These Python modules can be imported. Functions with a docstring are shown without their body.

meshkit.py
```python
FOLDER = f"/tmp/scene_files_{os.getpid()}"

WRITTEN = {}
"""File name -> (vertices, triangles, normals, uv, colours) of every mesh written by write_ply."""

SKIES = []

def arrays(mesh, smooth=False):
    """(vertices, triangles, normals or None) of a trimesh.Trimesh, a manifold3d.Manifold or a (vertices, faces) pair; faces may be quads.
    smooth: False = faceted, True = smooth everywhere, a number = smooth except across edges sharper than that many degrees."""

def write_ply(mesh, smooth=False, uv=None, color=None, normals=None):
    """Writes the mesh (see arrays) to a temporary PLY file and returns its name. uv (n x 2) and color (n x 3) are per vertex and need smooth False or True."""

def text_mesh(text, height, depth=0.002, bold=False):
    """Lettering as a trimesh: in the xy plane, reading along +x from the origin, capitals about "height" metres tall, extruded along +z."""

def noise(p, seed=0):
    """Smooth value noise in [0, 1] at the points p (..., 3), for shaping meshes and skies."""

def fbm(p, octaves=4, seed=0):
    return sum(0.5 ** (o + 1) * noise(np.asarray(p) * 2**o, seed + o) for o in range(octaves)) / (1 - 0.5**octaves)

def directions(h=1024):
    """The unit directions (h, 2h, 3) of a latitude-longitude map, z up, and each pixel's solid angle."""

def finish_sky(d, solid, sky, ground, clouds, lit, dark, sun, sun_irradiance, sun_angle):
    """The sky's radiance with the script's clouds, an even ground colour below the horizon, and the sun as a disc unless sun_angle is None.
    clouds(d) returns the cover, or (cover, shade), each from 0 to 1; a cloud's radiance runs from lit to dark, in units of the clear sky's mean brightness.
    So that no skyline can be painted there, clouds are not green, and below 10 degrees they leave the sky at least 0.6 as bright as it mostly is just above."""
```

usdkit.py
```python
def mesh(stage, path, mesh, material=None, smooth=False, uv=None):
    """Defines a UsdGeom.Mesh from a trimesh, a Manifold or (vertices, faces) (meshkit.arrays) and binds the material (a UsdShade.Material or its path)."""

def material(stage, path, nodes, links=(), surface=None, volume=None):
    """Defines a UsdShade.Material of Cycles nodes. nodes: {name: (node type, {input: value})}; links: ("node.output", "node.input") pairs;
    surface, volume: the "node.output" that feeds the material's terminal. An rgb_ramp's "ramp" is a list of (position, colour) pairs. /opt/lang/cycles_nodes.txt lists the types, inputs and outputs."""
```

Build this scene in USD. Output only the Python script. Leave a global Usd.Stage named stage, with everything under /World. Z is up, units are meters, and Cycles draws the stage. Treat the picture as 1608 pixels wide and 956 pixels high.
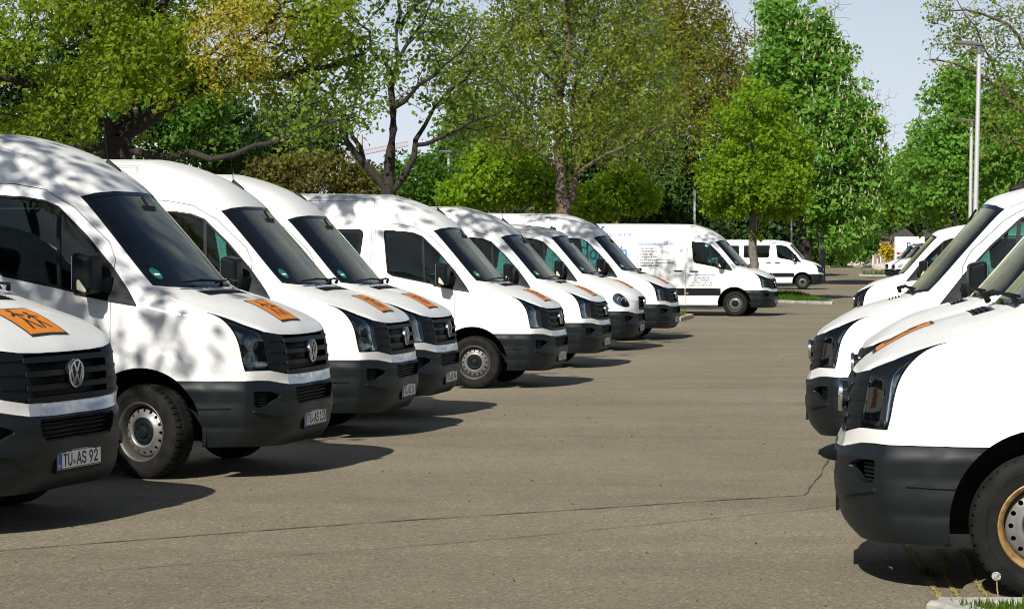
import math, random, glob
import numpy as np
import trimesh, manifold3d as m3
import meshkit, usdkit
from pxr import Usd, UsdGeom, UsdLux, UsdShade, Sdf, Gf, Vt
from shapely.geometry import Polygon, Point, LineString, box as sbox
from shapely.geometry.polygon import orient
from shapely.ops import unary_union
import shapely
from scipy.interpolate import Akima1DInterpolator, CubicSpline, PchipInterpolator
from scipy.spatial import cKDTree

# ------------------------------------------------------------------ camera, sky, sun, exposure
stage = Usd.Stage.CreateInMemory()
UsdGeom.SetStageUpAxis(stage, UsdGeom.Tokens.z); UsdGeom.SetStageMetersPerUnit(stage, 1.0)
UsdGeom.Xform.Define(stage, '/World')
FPX, EYE, PITCH = 3335.94, 1.6369, 1.16879          # focal length in photograph pixels, eye height, degrees downwards
cam = UsdGeom.Camera.Define(stage, '/World/camera')
cam.CreateHorizontalApertureAttr(36.0); cam.CreateVerticalApertureAttr(36.0 * 608 / 1024); cam.CreateFocalLengthAttr(36.0 * FPX / 1608)
cam.CreateClippingRangeAttr(Gf.Vec2f(.1, 6000)); cam.CreateExposureAttr(EXPOSURE := 0.38)
cam.AddTranslateOp().Set(Gf.Vec3d(0, 0, EYE)); cam.AddRotateXOp().Set(90 - PITCH); cam.AddRotateZOp().Set(-.11)
SUN = np.array([-.456, -1.12, 1.0]); SUN /= np.linalg.norm(SUN)
sun_el, sun_rot = math.asin(SUN[2]), math.atan2(SUN[0], SUN[1])
sky_m = usdkit.material(stage, '/World/Looks/sky', {
    'sky': ('sky_texture', {'sky_type': 'single_scattering', 'sun_disc': False, 'sun_elevation': sun_el, 'sun_rotation': sun_rot, 'altitude': 400.0, 'air_density': 1.0, 'aerosol_density': 1.2, 'ozone_density': 1.0}),
        't': ('texture_coordinate', {}), 's': ('separate_xyz', {}), 'el': ('map_range', {'from_min': .05, 'from_max': .30, 'to_min': .97, 'to_max': .0, 'clamp': True}), 'n': ('noise_texture', {'scale': 2.6, 'detail': 6.0, 'roughness': .55}), 'nm': ('map_range', {'from_min': .3, 'from_max': .7, 'to_min': .80, 'to_max': 1.0, 'clamp': True}), 'mu': ('math', {'math_type': 'multiply', 'use_clamp': True}),
    'veil': ('mix_color', {'b': (11.6, 12.9, 14.6), 'use_clamp': False}),
    'bg': ('background_shader', {'strength': .05})}, [('t.generated', 's.vector'), ('t.generated', 'n.vector'), ('s.z', 'el.value'), ('n.fac', 'nm.value'), ('el.result', 'mu.value1'), ('nm.result', 'mu.value2'), ('mu.value', 'veil.fac'), ('sky.color', 'veil.a'), ('veil.result', 'bg.color')], surface='bg.background')
dome = UsdLux.DomeLight.Define(stage, '/World/sky')
UsdShade.MaterialBindingAPI.Apply(dome.GetPrim()).Bind(sky_m)
sun = UsdLux.DistantLight.Define(stage, '/World/sun')
sun.CreateNormalizeAttr(True); sun.CreateIntensityAttr(1.25); sun.CreateAngleAttr(.6); sun.CreateColorAttr(Gf.Vec3f(1.0, .955, .875))
# the light shines along its -z axis
qz = Gf.Rotation(Gf.Vec3d(0, 0, 1), Gf.Vec3d(*SUN)).GetQuat()
sun.AddOrientOp().Set(Gf.Quatf(qz))

# ------------------------------------------------------------------ materials
M = {}
def mat(name, nodes, links, surface='p.BSDF', volume=None):
    M[name] = usdkit.material(stage, '/World/Looks/' + name, nodes, links, surface, volume); return M[name]
def plain(name, color, rough=.5, **k):
    return mat(name, {'p': ('principled_bsdf', {'base_color': color, 'roughness': rough, **k})}, [])
def varied(name, c1, c2, scale, rough=.6, bump=0, detail=6, lo=.35, hi=.65, **k):
    n = {'g': ('geometry', {}), 'n': ('noise_texture', {'scale': scale, 'detail': float(detail), 'roughness': .6}), 'r': ('rgb_ramp', {'ramp': [(lo, c1), (hi, c2)]}), 'p': ('principled_bsdf', {'roughness': rough, **k})}
    l = [('g.position', 'n.vector'), ('n.fac', 'r.fac'), ('r.color', 'p.base_color')]
    if bump:
        n['b'] = ('bump', {'strength': .5, 'distance': bump}); l += [('n.fac', 'b.height'), ('b.normal', 'p.normal')]
    return mat(name, n, l)
# white paint with a film of road dust low down and pollen on what faces up
mat('van_white', {'t': ('texture_coordinate', {}), 's': ('separate_xyz', {}), 'n': ('noise_texture', {'scale': 3.5, 'detail': 7.0, 'roughness': .65}), 'n2': ('noise_texture', {'scale': 22.0, 'detail': 5.0, 'roughness': .6}),
    'low': ('map_range', {'from_min': 1.0, 'from_max': .3, 'to_min': 0.0, 'to_max': .34, 'clamp': True}), 'lm': ('math', {'math_type': 'multiply'}),
    'g': ('geometry', {}), 'gs': ('separate_xyz', {}), 'up': ('map_range', {'from_min': .55, 'from_max': 1.0, 'to_min': 0.0, 'to_max': .85, 'clamp': True}), 'um': ('math', {'math_type': 'multiply'}), 'sm': ('map_range', {'from_min': .3, 'from_max': .7, 'to_min': .2, 'to_max': 1.0, 'clamp': True}),
    'add': ('math', {'math_type': 'add', 'use_clamp': True}), 'c': ('mix_color', {'a': (.80, .80, .79), 'b': (.44, .43, .37)}),
    'rr': ('map_range', {'from_min': 0.0, 'from_max': .4, 'to_min': .22, 'to_max': .6, 'clamp': True}),
    'p': ('principled_bsdf', {'roughness': .26, 'specular_ior_level': .45, 'coat_weight': .35, 'coat_roughness': .08})},
    [('g.position', 'n.vector'), ('g.position', 'n2.vector'), ('t.object', 's.vector'), ('s.z', 'low.value'), ('n.fac', 'sm.value'), ('low.result', 'lm.value1'), ('sm.result', 'lm.value2'),
     ('g.normal', 'gs.vector'), ('gs.z', 'up.value'), ('up.result', 'um.value1'), ('n2.fac', 'um.value2'), ('lm.value', 'add.value1'), ('um.value', 'add.value2'), ('add.value', 'c.fac'), ('c.result', 'p.base_color'), ('add.value', 'rr.value'), ('rr.result', 'p.roughness')])
mat('bumper_plastic', {'t': ('geometry', {}), 'n': ('noise_texture', {'scale': 5.0, 'detail': 7.0, 'roughness': .65}), 'f': ('noise_texture', {'scale': 420.0, 'detail': 2.0}), 'r': ('rgb_ramp', {'ramp': [(.3, (.0034, .0062, .0074)), (.62, (.0060, .0092, .0105)), (.8, (.015, .017, .017))]}),
    'b': ('bump', {'strength': .25, 'distance': .002}), 'p': ('principled_bsdf', {'roughness': .46, 'specular_ior_level': .34})}, [('t.position', 'n.vector'), ('t.position', 'f.vector'), ('n.fac', 'r.fac'), ('r.color', 'p.base_color'), ('f.fac', 'b.height'), ('b.normal', 'p.normal')])
plain('dark_plastic', (.0065, .0095, .011), .5, specular_ior_level=.12)
plain('black_plastic', (.005, .006, .007), .55, specular_ior_level=.15)
plain('black_gloss', (.008, .010, .011), .12)
plain('seat_dark', (.030, .034, .038), .85, specular_ior_level=.1)
plain('lining_grey', (.045, .052, .054), .8, specular_ior_level=.1)
plain('chrome', (.72, .74, .76), .13, metallic=1.0)
mat('brushed_trim', {'t': ('texture_coordinate', {}), 'n': ('noise_texture', {'scale': 14.0, 'detail': 6.0, 'roughness': .7}), 'r': ('map_range', {'from_min': .3, 'from_max': .75, 'to_min': .16, 'to_max': .55}), 'p': ('principled_bsdf', {'base_color': (.62, .62, .60), 'metallic': .85})}, [('t.object', 'n.vector'), ('n.fac', 'r.value'), ('r.result', 'p.roughness')])
plain('lamp_silver', (.60, .62, .63), .22, metallic=.7)
plain('lamp_bucket', (.10, .115, .115), .22)
plain('lamp_bright', (.72, .74, .75), .25)
plain('lamp_bulb', (.75, .78, .80), .08, specular_ior_level=.9)
plain('lamp_tint', (.30, .30, .29), .3)
plain('lamp_amber', (.75, .25, .02), .25)
plain('lamp_clear', (.70, .62, .50), .15)
plain('lamp_red', (.45, .02, .015), .2)
plain('sticker_green', (.012, .13, .10), .5)
plain('sign_black', (.02, .022, .024), .5)
mat('sign_orange', {'g': ('geometry', {}), 'n': ('noise_texture', {'scale': 30.0, 'detail': 5.0}), 'r': ('rgb_ramp', {'ramp': [(.3, (.62, .185, .006)), (.7, (.72, .23, .012))]}), 'p': ('principled_bsdf', {'roughness': .42})}, [('g.position', 'n.vector'), ('n.fac', 'r.fac'), ('r.color', 'p.base_color')])
plain('seed_white', (.48, .47, .44), .8)
plain('plate_white', (.70, .70, .68), .35); plain('plate_blue', (.01, .05, .35), .35); plain('plate_ink', (.012, .022, .022), .5); plain('seal_tan', (.32, .22, .08), .5)
plain('paper_white', (.7, .7, .68), .8)
plain('text_blue', (.06, .17, .42), .4); plain('text_grey', (.13, .14, .15), .5); plain('text_pale', (.25, .42, .62), .4)
mat('rubber', {'t': ('texture_coordinate', {}), 'n': ('noise_texture', {'scale': 9.0, 'detail': 6.0}), 'r': ('rgb_ramp', {'ramp': [(.35, (.0055, .006, .006)), (.7, (.017, .0165, .0145))]}), 'p': ('principled_bsdf', {'roughness': .75, 'specular_ior_level': .15})}, [('t.object', 'n.vector'), ('n.fac', 'r.fac'), ('r.color', 'p.base_color')])
mat('steel', {'t': ('texture_coordinate', {}), 'n': ('noise_texture', {'scale': 16.0, 'detail': 6.0, 'roughness': .7}), 'r': ('rgb_ramp', {'ramp': [(.3, (.215, .215, .21)), (.6, (.16, .155, .147)), (.8, (.09, .07, .05))]}), 'p': ('principled_bsdf', {'roughness': .42, 'metallic': .35})}, [('t.object', 'n.vector'), ('n.fac', 'r.fac'), ('r.color', 'p.base_color')])
mat('dull_steel', {'t': ('geometry', {}), 'n': ('noise_texture', {'scale': 20.0, 'detail': 6.0, 'roughness': .7}), 'r': ('rgb_ramp', {'ramp': [(.3, (.085, .08, .073)), (.6, (.065, .057, .047)), (.8, (.05, .035, .024))]}), 'p': ('principled_bsdf', {'roughness': .5, 'metallic': .3})}, [('t.position', 'n.vector'), ('n.fac', 'r.fac'), ('r.color', 'p.base_color')])
mat('rusty_steel', {'t': ('texture_coordinate', {}), 'n': ('noise_texture', {'scale': 20.0, 'detail': 6.0, 'roughness': .7}), 'r': ('rgb_ramp', {'ramp': [(.3, (.46, .33, .16)), (.5, (.34, .20, .07)), (.72, (.12, .055, .02))]}), 'p': ('principled_bsdf', {'roughness': .5, 'metallic': .3})}, [('t.object', 'n.vector'), ('n.fac', 'r.fac'), ('r.color', 'p.base_color')])
def glass(name, tint, dust, dust_col=(.55, .54, .34), ior=1.5, film=False):
    n = {'tr': ('transparent_bsdf', {'color': tint}), 'gl': ('glossy_bsdf', {'color': (.95, .97, 1.0), 'roughness': .03}), 'fr': ('fresnel', {'IOR': ior}), 'm': ('mix_closure', {})}
    l = [('fr.fac', 'm.fac'), ('tr.BSDF', 'm.closure1'), ('gl.BSDF', 'm.closure2')]
    surf = 'm.closure'
    if dust:
        n.update({'t': ('geometry', {}), 'n': ('noise_texture', {'scale': 2.2, 'detail': 6.0, 'roughness': .6}), 'n2': ('noise_texture', {'scale': 60.0, 'detail': 3.0}), 'lw': ('layer_weight', {'blend': .5}), 'mr': ('map_range', {'from_min': .35, 'from_max': .75, 'to_min': dust * .35, 'to_max': dust, 'clamp': True}),
                  'lr': ('map_range', {'from_min': .58, 'from_max': .93, 'to_min': .10, 'to_max': 10.0, 'clamp': True}), 'mm': ('math', {'math_type': 'multiply', 'use_clamp': True}), 'd': ('diffuse_bsdf', {'color': dust_col}), 'm2': ('mix_closure', {})})
        l += [('t.position', 'n.vector'), ('n.fac', 'mr.value'), ('lw.facing', 'lr.value'), ('mr.result', 'mm.value1'), ('lr.result', 'mm.value2'), ('mm.value', 'm2.fac'), ('m.closure', 'm2.closure1'), ('d.BSDF', 'm2.closure2')]
        surf = 'm2.closure'
    mat(name, n, l, surf)
glass('screen_glass', (.55, .76, .74), .060, ior=1.9)
glass('pane_glass', (.44, .64, .61), .010, ior=1.45)
glass('dark_glass', (.16, .24, .23), .02)
glass('lamp_glass', (.80, .86, .86), .07, dust_col=(.34, .38, .37))
# ------------------------------------------------------------------ helpers
def prim_data(p, label=None, cat=None, group=None, kind=None):
    p = p.GetPrim() if hasattr(p, 'GetPrim') else p
    for k, v in (('label', label), ('category', cat), ('group', group), ('kind', kind)):
        if v: p.SetCustomDataByKey(k, v)
    return p
USED = {}
def free(path):
    n = USED.get(path, -1) + 1
    USED[path] = n
    return path if n == 0 else '%s_%03d' % (path, n)
def xform(path, loc=(0, 0, 0), rz=0.0):
    x = UsdGeom.Xform.Define(stage, free(path))
    x.AddTranslateOp().Set(Gf.Vec3d(*map(float, loc)))
    x.AddRotateZOp().Set(float(math.degrees(rz)))
    return x
def smooth_split(v, f, angle):
    """vertices split where faces meet at more than the angle, with normals"""
    v, f = np.asarray(v, float), np.asarray(f, np.int64)
    fn = np.cross(v[f[:, 1]] - v[f[:, 0]], v[f[:, 2]] - v[f[:, 0]])
    ln = np.linalg.norm(fn, axis=1)
    un = fn / np.maximum(ln, 1e-20)[:, None]
    nf = len(f)
    cv = f.ravel(); cf = np.repeat(np.arange(nf), 3)
    order = np.argsort(cv, kind='stable')
    sv, sf = cv[order], cf[order]
    start = np.searchsorted(sv, np.arange(len(v))); cnt = np.bincount(cv, minlength=len(v))
    deg = cnt[sv]
    a = np.repeat(np.arange(len(sv)), deg)
    off = np.arange(len(a)) - np.repeat(np.cumsum(deg) - deg, deg)
    b = start[sv[a]] + off
    ok = (un[sf[a]] * un[sf[b]]).sum(1) > math.cos(math.radians(angle))
    n = np.zeros((len(sv), 3))
    w = fn[sf[b[ok]]]
    for k in range(3): n[:, k] = np.bincount(a[ok], weights=w[:, k], minlength=len(sv))
    n /= np.maximum(np.linalg.norm(n, axis=1), 1e-20)[:, None]
    key = np.column_stack([sv, np.round(n * 24).astype(np.int64)])
    h = ((key[:, 0] * 101 + key[:, 1] + 50) * 101 + key[:, 2] + 50) * 101 + key[:, 3] + 50
    _, first, inv = np.unique(h, return_index=True, return_inverse=True)
    nvv, nn = v[sv[first]], n[first]
    g = np.empty(len(sv), np.int64); g[order] = inv
    return nvv, g.reshape(-1, 3), nn
def arr(m):
    if isinstance(m, m3.Manifold):
        q = m.to_mesh(); return np.array(q.vert_properties[:, :3], float), np.array(q.tri_verts, np.int64)
    if isinstance(m, trimesh.Trimesh): return np.array(m.vertices), np.array(m.faces)
    v, f = np.asarray(m[0], float), np.asarray(m[1], np.int64)
    if f.shape[1] == 4: f = np.vstack([f[:, [0, 1, 2]], f[:, [0, 2, 3]]])
    return v, f
def mesh(path, m, mat, smooth=32, label=None, cat=None, group=None, kind=None, loc=None, rz=0):
    v, f = arr(m)
    if len(f) == 0: return None
    path = free(path)
    p = UsdGeom.Mesh.Define(stage, path)
    if smooth:
        v, f, n = smooth_split(v, f, smooth)
        p.CreateNormalsAttr(Vt.Vec3fArray.FromNumpy(n.astype(np.float32))); p.SetNormalsInterpolation('vertex')
    p.CreatePointsAttr(Vt.Vec3fArray.FromNumpy(v.astype(np.float32)))
    p.CreateFaceVertexCountsAttr(Vt.IntArray.FromNumpy(np.full(len(f), 3, np.int32)))
    p.CreateFaceVertexIndicesAttr(Vt.IntArray.FromNumpy(f.astype(np.int32).ravel()))
    p.CreateSubdivisionSchemeAttr('none')
    if loc is not None:
        p.AddTranslateOp().Set(Gf.Vec3d(*map(float, loc)))
        if rz: p.AddRotateZOp().Set(float(math.degrees(rz)))
    UsdShade.MaterialBindingAPI.Apply(p.GetPrim()).Bind(M[mat])
    prim_data(p, label, cat, group, kind)
    return p
def cat3(ms):
    vs, fs, o = [], [], 0
    for m in ms:
        v, f = arr(m); vs.append(v); fs.append(f + o); o += len(v)
    return np.vstack(vs), np.vstack(fs)
def box(x0, x1, y0, y1, z0, z1):
    return m3.Manifold.cube((x1 - x0, y1 - y0, z1 - z0)).translate((x0, y0, z0))
def rbox(x0, x1, y0, y1, z0, z1, r, seg=10):
    s = m3.Manifold.sphere(r, seg)
    return m3.Manifold.batch_hull([s.translate((x, y, z)) for x in (x0 + r, x1 - r) for y in (y0 + r, y1 - r) for z in (z0 + r, z1 - r)])
def hullpts(spheres, seg=10):
    return m3.Manifold.batch_hull([m3.Manifold.sphere(r, seg).translate(tuple(p)) for p, r in spheres])
def tube(pts, r, n=8):
    """tapered tube along points; r scalar or per point"""
    pts = np.asarray(pts, float); k = len(pts); r = np.broadcast_to(np.asarray(r, float), (k,))
    t = np.gradient(pts, axis=0); t /= np.maximum(np.linalg.norm(t, axis=1), 1e-9)[:, None]
    ref = np.array([0, 0, 1.0]) if abs(t[0][2]) < .9 else np.array([1.0, 0, 0])
    a = np.cross(t, ref); a /= np.maximum(np.linalg.norm(a, axis=1), 1e-9)[:, None]
    b = np.cross(t, a)
    th = np.arange(n) / n * 2 * np.pi
    v = pts[:, None] + r[:, None, None] * (np.cos(th)[None, :, None] * a[:, None] + np.sin(th)[None, :, None] * b[:, None])
    v = v.reshape(-1, 3)
    i = np.arange(k - 1)[:, None] * n; j = np.arange(n)[None]; j2 = (j + 1) % n
    q = np.stack([i + j, i + n + j, i + n + j2, i + j2], -1).reshape(-1, 4)
    f = np.vstack([q[:, [0, 1, 2]], q[:, [0, 2, 3]]])
    v = np.vstack([v, pts[:1], pts[-1:]]); c0, c1 = len(v) - 2, len(v) - 1
    jj = np.arange(n); jn = (jj + 1) % n
    f = np.vstack([f, np.stack([np.full(n, c0), jj, jn], 1), np.stack([np.full(n, c1), (k - 1) * n + jn, (k - 1) * n + jj], 1)])
    return v, f
def revolve(prof, n=48):
    """prof: (radius, height) along +y axis (axle); closed solid of revolution"""
    return m3.CrossSection([np.array(prof, float)[:, :2]], m3.FillRule.NonZero).revolve(n).rotate((-90, 0, 0))
def cs(poly):
    if isinstance(poly, (list, tuple, np.ndarray)): poly = Polygon(poly)
    if not poly.is_valid: poly = poly.buffer(0)
    rings = []
    for g in getattr(poly, 'geoms', [poly]):
        if g.is_empty or g.geom_type != 'Polygon': continue
        g = orient(g); rings.append(np.array(g.exterior.coords)[:-1]); rings += [np.array(r.coords)[:-1] for r in g.interiors]
    return m3.CrossSection(rings, m3.FillRule.NonZero)
def prism(poly, axis, lo, hi):
    """a polygon pushed along an axis. 'y': (x,z); 'x': (y,z); 'z': (x,y); 'd': ((y-x)/r2, z) along the front corner (left side), 'e' the right one"""
    e = cs(poly).extrude(hi - lo)
    k = math.sqrt(.5)
    C = {'y': ((1, 0, 0), (0, 0, 1), (0, -1, 0)), 'x': ((0, 1, 0), (0, 0, 1), (1, 0, 0)), 'z': ((1, 0, 0), (0, 1, 0), (0, 0, 1)),
         'd': ((-k, k, 0), (0, 0, 1), (k, k, 0)), 'e': ((-k, -k, 0), (0, 0, 1), (k, -k, 0))}[axis]
    e1, e2, e3 = map(np.array, C)
    if axis == 'y': e = e.translate((0, 0, -hi))
    else: e = e.translate((0, 0, lo))
    m = np.array([e1, e2, e3], float).T
    if np.linalg.det(m) < 0:
        pass
    return e.transform(np.hstack([m, np.zeros((3, 1))]))
def rnd(poly, r, r2=None):
    p = Polygon(poly) if not hasattr(poly, 'buffer') else poly
    return p.buffer(-r).buffer(r + (r2 or r)).buffer(-(r2 or r))
def smoothline(pts, n=24):
    pts = np.array(pts, float); d = np.r_[0, np.cumsum(np.linalg.norm(np.diff(pts, axis=0), axis=1))]
    return PchipInterpolator(d, pts)(np.linspace(0, d[-1], n))
def mirror_y(m):
    return m.mirror((0, 1, 0))

# ------------------------------------------------------------------ the van's skin
def side_width(z, high):
    if high: return np.interp(z, [.20, .32, .5, .66, 1.0, 1.3, 1.5, 1.8, 2.12, 2.36, 2.5], [.940, .966, .988, .995, .992, .985, .972, .938, .888, .825, .775])
    return np.interp(z, [.20, .32, .5, .75, 1.0, 1.3, 1.5, 1.8, 2.06, 2.16, 2.3], [.955, .972, .985, .992, .992, .985, .972, .938, .88, .84, .76])
class Skin:
    def __init__(self, high=True, nose=0, NR=16, NS=40, per=4):
        rows = [  # centre, three between, edge
            [(.885, 0, .235), (.88, .45, .235), (.845, .64, .24), (.765, .775, .245), (.665, .862, .25)],
            [(.968, 0, .34), (.958, .45, .34), (.895, .645, .34), (.808, .785, .34), (.728, .872, .34)],
            [(.995, 0, .48), (.982, .46, .48), (.912, .66, .48), (.825, .80, .48), (.755, .880, .48)],
            [(.995, 0, .64), (.978, .48, .64), (.895, .675, .645), (.822, .805, .65), (.768, .880, .65)],
            [(.972, 0, .70), (.955, .50, .705), (.872, .685, .72), (.802, .797, .725), (.757, .862, .728)],
            [(.965, 0, .76), (.946, .50, .765), (.880, .69, .80), (.805, .80, .805), (.748, .862, .805)],
            [(.950, 0, .93), (.928, .50, .94), (.862, .69, .96), (.785, .805, .965), (.716, .876, .97)],
            [(.915, 0, 1.055), (.888, .50, 1.065), (.825, .70, 1.095), (.745, .815, 1.10), (.655, .888, 1.11)],
            [(.865, 0, 1.115), (.83, .50, 1.120), (.765, .71, 1.145), (.685, .82, 1.16), (.585, .898, 1.17)],
            [(.75, 0, 1.19), (.72, .48, 1.192), (.655, .71, 1.20), (.575, .83, 1.215), (.485, .903, 1.228)],
            [(.56, 0, 1.285), (.53, .45, 1.285), (.46, .69, 1.28), (.37, .82, 1.285), (.27, .895, 1.295)],
            [(.26, 0, 1.378), (.225, .44, 1.380), (.16, .68, 1.379), (.075, .81, 1.378), (-.005, .882, 1.376)],
            [(.175, 0, 1.412), (.145, .42, 1.414), (.075, .66, 1.42), (.0, .79, 1.427), (-.075, .868, 1.43)],
            [(-.155, 0, 1.79), (-.18, .40, 1.79), (-.25, .635, 1.79), (-.33, .755, 1.795), (-.415, .828, 1.80)],
            [(-.49, 0, 2.175), (-.515, .36, 2.17), (-.58, .59, 2.155), (-.655, .725, 2.13), (-.735, .805, 2.105)]]
        if high:
            rows += [[(-.69, 0, 2.345), (-.71, .32, 2.335), (-.76, .52, 2.31), (-.84, .66, 2.265), (-.91, .765, 2.20)],
                     [(-1.0, 0, 2.50), (-1.01, .31, 2.49), (-1.03, .51, 2.465), (-1.07, .645, 2.415), (-1.13, .752, 2.33)],
                     [(-1.40, 0, 2.615), (-1.40, .30, 2.608), (-1.40, .51, 2.585), (-1.40, .655, 2.54), (-1.40, .752, 2.46)]]
            zb, zr = 2.655, 2.50
        else:
            rows += [[(-.68, 0, 2.262), (-.70, .33, 2.257), (-.76, .54, 2.237), (-.84, .68, 2.20), (-.91, .785, 2.145)],
                     [(-.95, 0, 2.325), (-.96, .32, 2.32), (-.98, .53, 2.30), (-1.02, .67, 2.255), (-1.08, .79, 2.18)],
                     [(-1.40, 0, 2.375), (-1.40, .31, 2.37), (-1.40, .53, 2.352), (-1.40, .68, 2.305), (-1.40, .80, 2.21)]]
            zb, zr = 2.395, 2.22
        rows = np.array(rows, float)
        if nose:   # the rounder nose of the other make: a drooping hood and a more pointed plan
            for i in range(5, 12):
                w = [0, 0, 0, 0, 0, .3, 1, 1, .8, .5, .2, .05][i]
                rows[i, :, 2] -= w * np.array([.03, .035, .05, .05, .045])
                rows[i, :, 0] += w * np.array([.06, .03, -.02, -.03, -.02])
        d = np.r_[0, np.cumsum(np.linalg.norm(np.diff(rows[:, 1], axis=0), axis=1))]
        vv = np.concatenate([np.linspace(d[i], d[i + 1], [4, 7, 9, 4, 3, 4][i] if i < 6 else per, endpoint=False) for i in range(len(d) - 1)] + [d[-1:]])
        net = Akima1DInterpolator(d, rows.reshape(len(rows), -1))(vv).reshape(-1, 5, 3)
        grid = []
        for r in net:
            xd, yd, zd = r[-1]; W = side_width(zd, high)
            ctrl = list(r)
            for tau in (.12, .26, .45, .75, 1.3):
                ctrl.append((xd - tau, W - (W - yd) * math.exp(-tau / .22), zd))
            for x in np.linspace(xd - 1.9, -4.5, 4): ctrl.append((x, W - .004 * max(0, -x - 3), zd + (zr - zd if zd > zr else 0) * 0))
            Wr = W - .01
            ctrl += [(-4.72, Wr - .012, zd), (-4.82, Wr - .05, zd), (-4.87, Wr - .12, zd), (-4.885, Wr - .3, zd), (-4.89, .3, zd), (-4.89, 0, zd)]
            c = np.array(ctrl); t = np.r_[0, np.cumsum(np.sqrt(np.linalg.norm(np.diff(c, axis=0), axis=1)))]
            sp = CubicSpline(t, c)
            i4, i5 = 4, len(c) - 6
            tt = np.r_[np.linspace(t[0], t[i4], NR, endpoint=False), t[i4] + (t[i5] - t[i4]) * np.linspace(0, 1, NS, endpoint=False) ** 1.35, np.linspace(t[i5], t[-1], NR + 1)]
            p = sp(tt); p[0, 1] = 0; p[-1, 1] = 0
            grid.append(p)
        grid = np.array(grid)
        # the swelling round the wheel arches
        for xc in (0, -3.665):
            side = slice(NR + 2, NR + NS)
            g = grid[:, side]
            rr = np.hypot(g[..., 0] - xc, g[..., 2] - .35)
            bump = .020 * (1 - np.clip((rr - .585) / .04, 0, 1)) * (g[..., 2] < 1.0)
            g[..., 1] += bump
        # the steps pressed into the bumper
        bz = grid[:, NR, 2]
        st = .6 * .013 * np.exp(-((bz - .668) / .030) ** 2) - .004 * np.exp(-((bz - .575) / .022) ** 2) + .005 * np.exp(-((bz - .470) / .040) ** 2) - .006 * np.exp(-((bz - .395) / .016) ** 2)
        st = np.where(bz < .735, st, 0)
        w = np.clip((grid[..., 0] - .22) / .12, 0, 1) * st[:, None]
        th = np.pi / 2 * np.clip((np.arange(grid.shape[1]) - NR * .35) / (NR * .65), 0, 1)
        grid[..., 0] += w * np.cos(th); grid[..., 1] += w * np.sin(th) * (grid[..., 1] > .01)
        nv, nu = grid.shape[:2]
        verts = [grid.reshape(-1, 3)]
        idx = np.arange(nv * nu).reshape(nv, nu)
        # roof
        last = grid[-1]; fr = last[:NR + 1]; sd = last[NR:NR + NS + 1]; re = last[NR + NS:][::-1]
        prof = (fr[:, 2] - fr[-1, 2]) / (fr[0, 2] - fr[-1, 2]); yf = fr[:, 1] / fr[-1, 1]
        R = np.zeros((NS + 1, NR + 1), int); R[0] = idx[-1, :NR + 1]; R[:, NR] = idx[-1, NR:NR + NS + 1]; R[NS] = idx[-1, NR + NS:][::-1]
        t = (fr[-1, 0] - sd[:, 0]) / (fr[-1, 0] - sd[-1, 0])
        extra = []; n0 = nv * nu
        for i in range(1, NS):
            zc = fr[0, 2] + (zb - fr[0, 2]) * (1 - (1 - t[i]) ** 2)
            fall = 1 - max(0, (t[i] - .86) / .14) ** 2
            for j in range(NR):
                x = sd[i, 0] + (fr[j, 0] - fr[-1, 0]) * (1 - t[i]) + (re[j, 0] - re[-1, 0]) * t[i] ** 12
                extra.append((x, yf[j] * sd[i, 1], sd[i, 2] + (zc - sd[i, 2]) * prof[j] * fall)); R[i, j] = n0 + len(extra) - 1
        v = np.vstack([verts[0], np.array(extra)])
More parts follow.
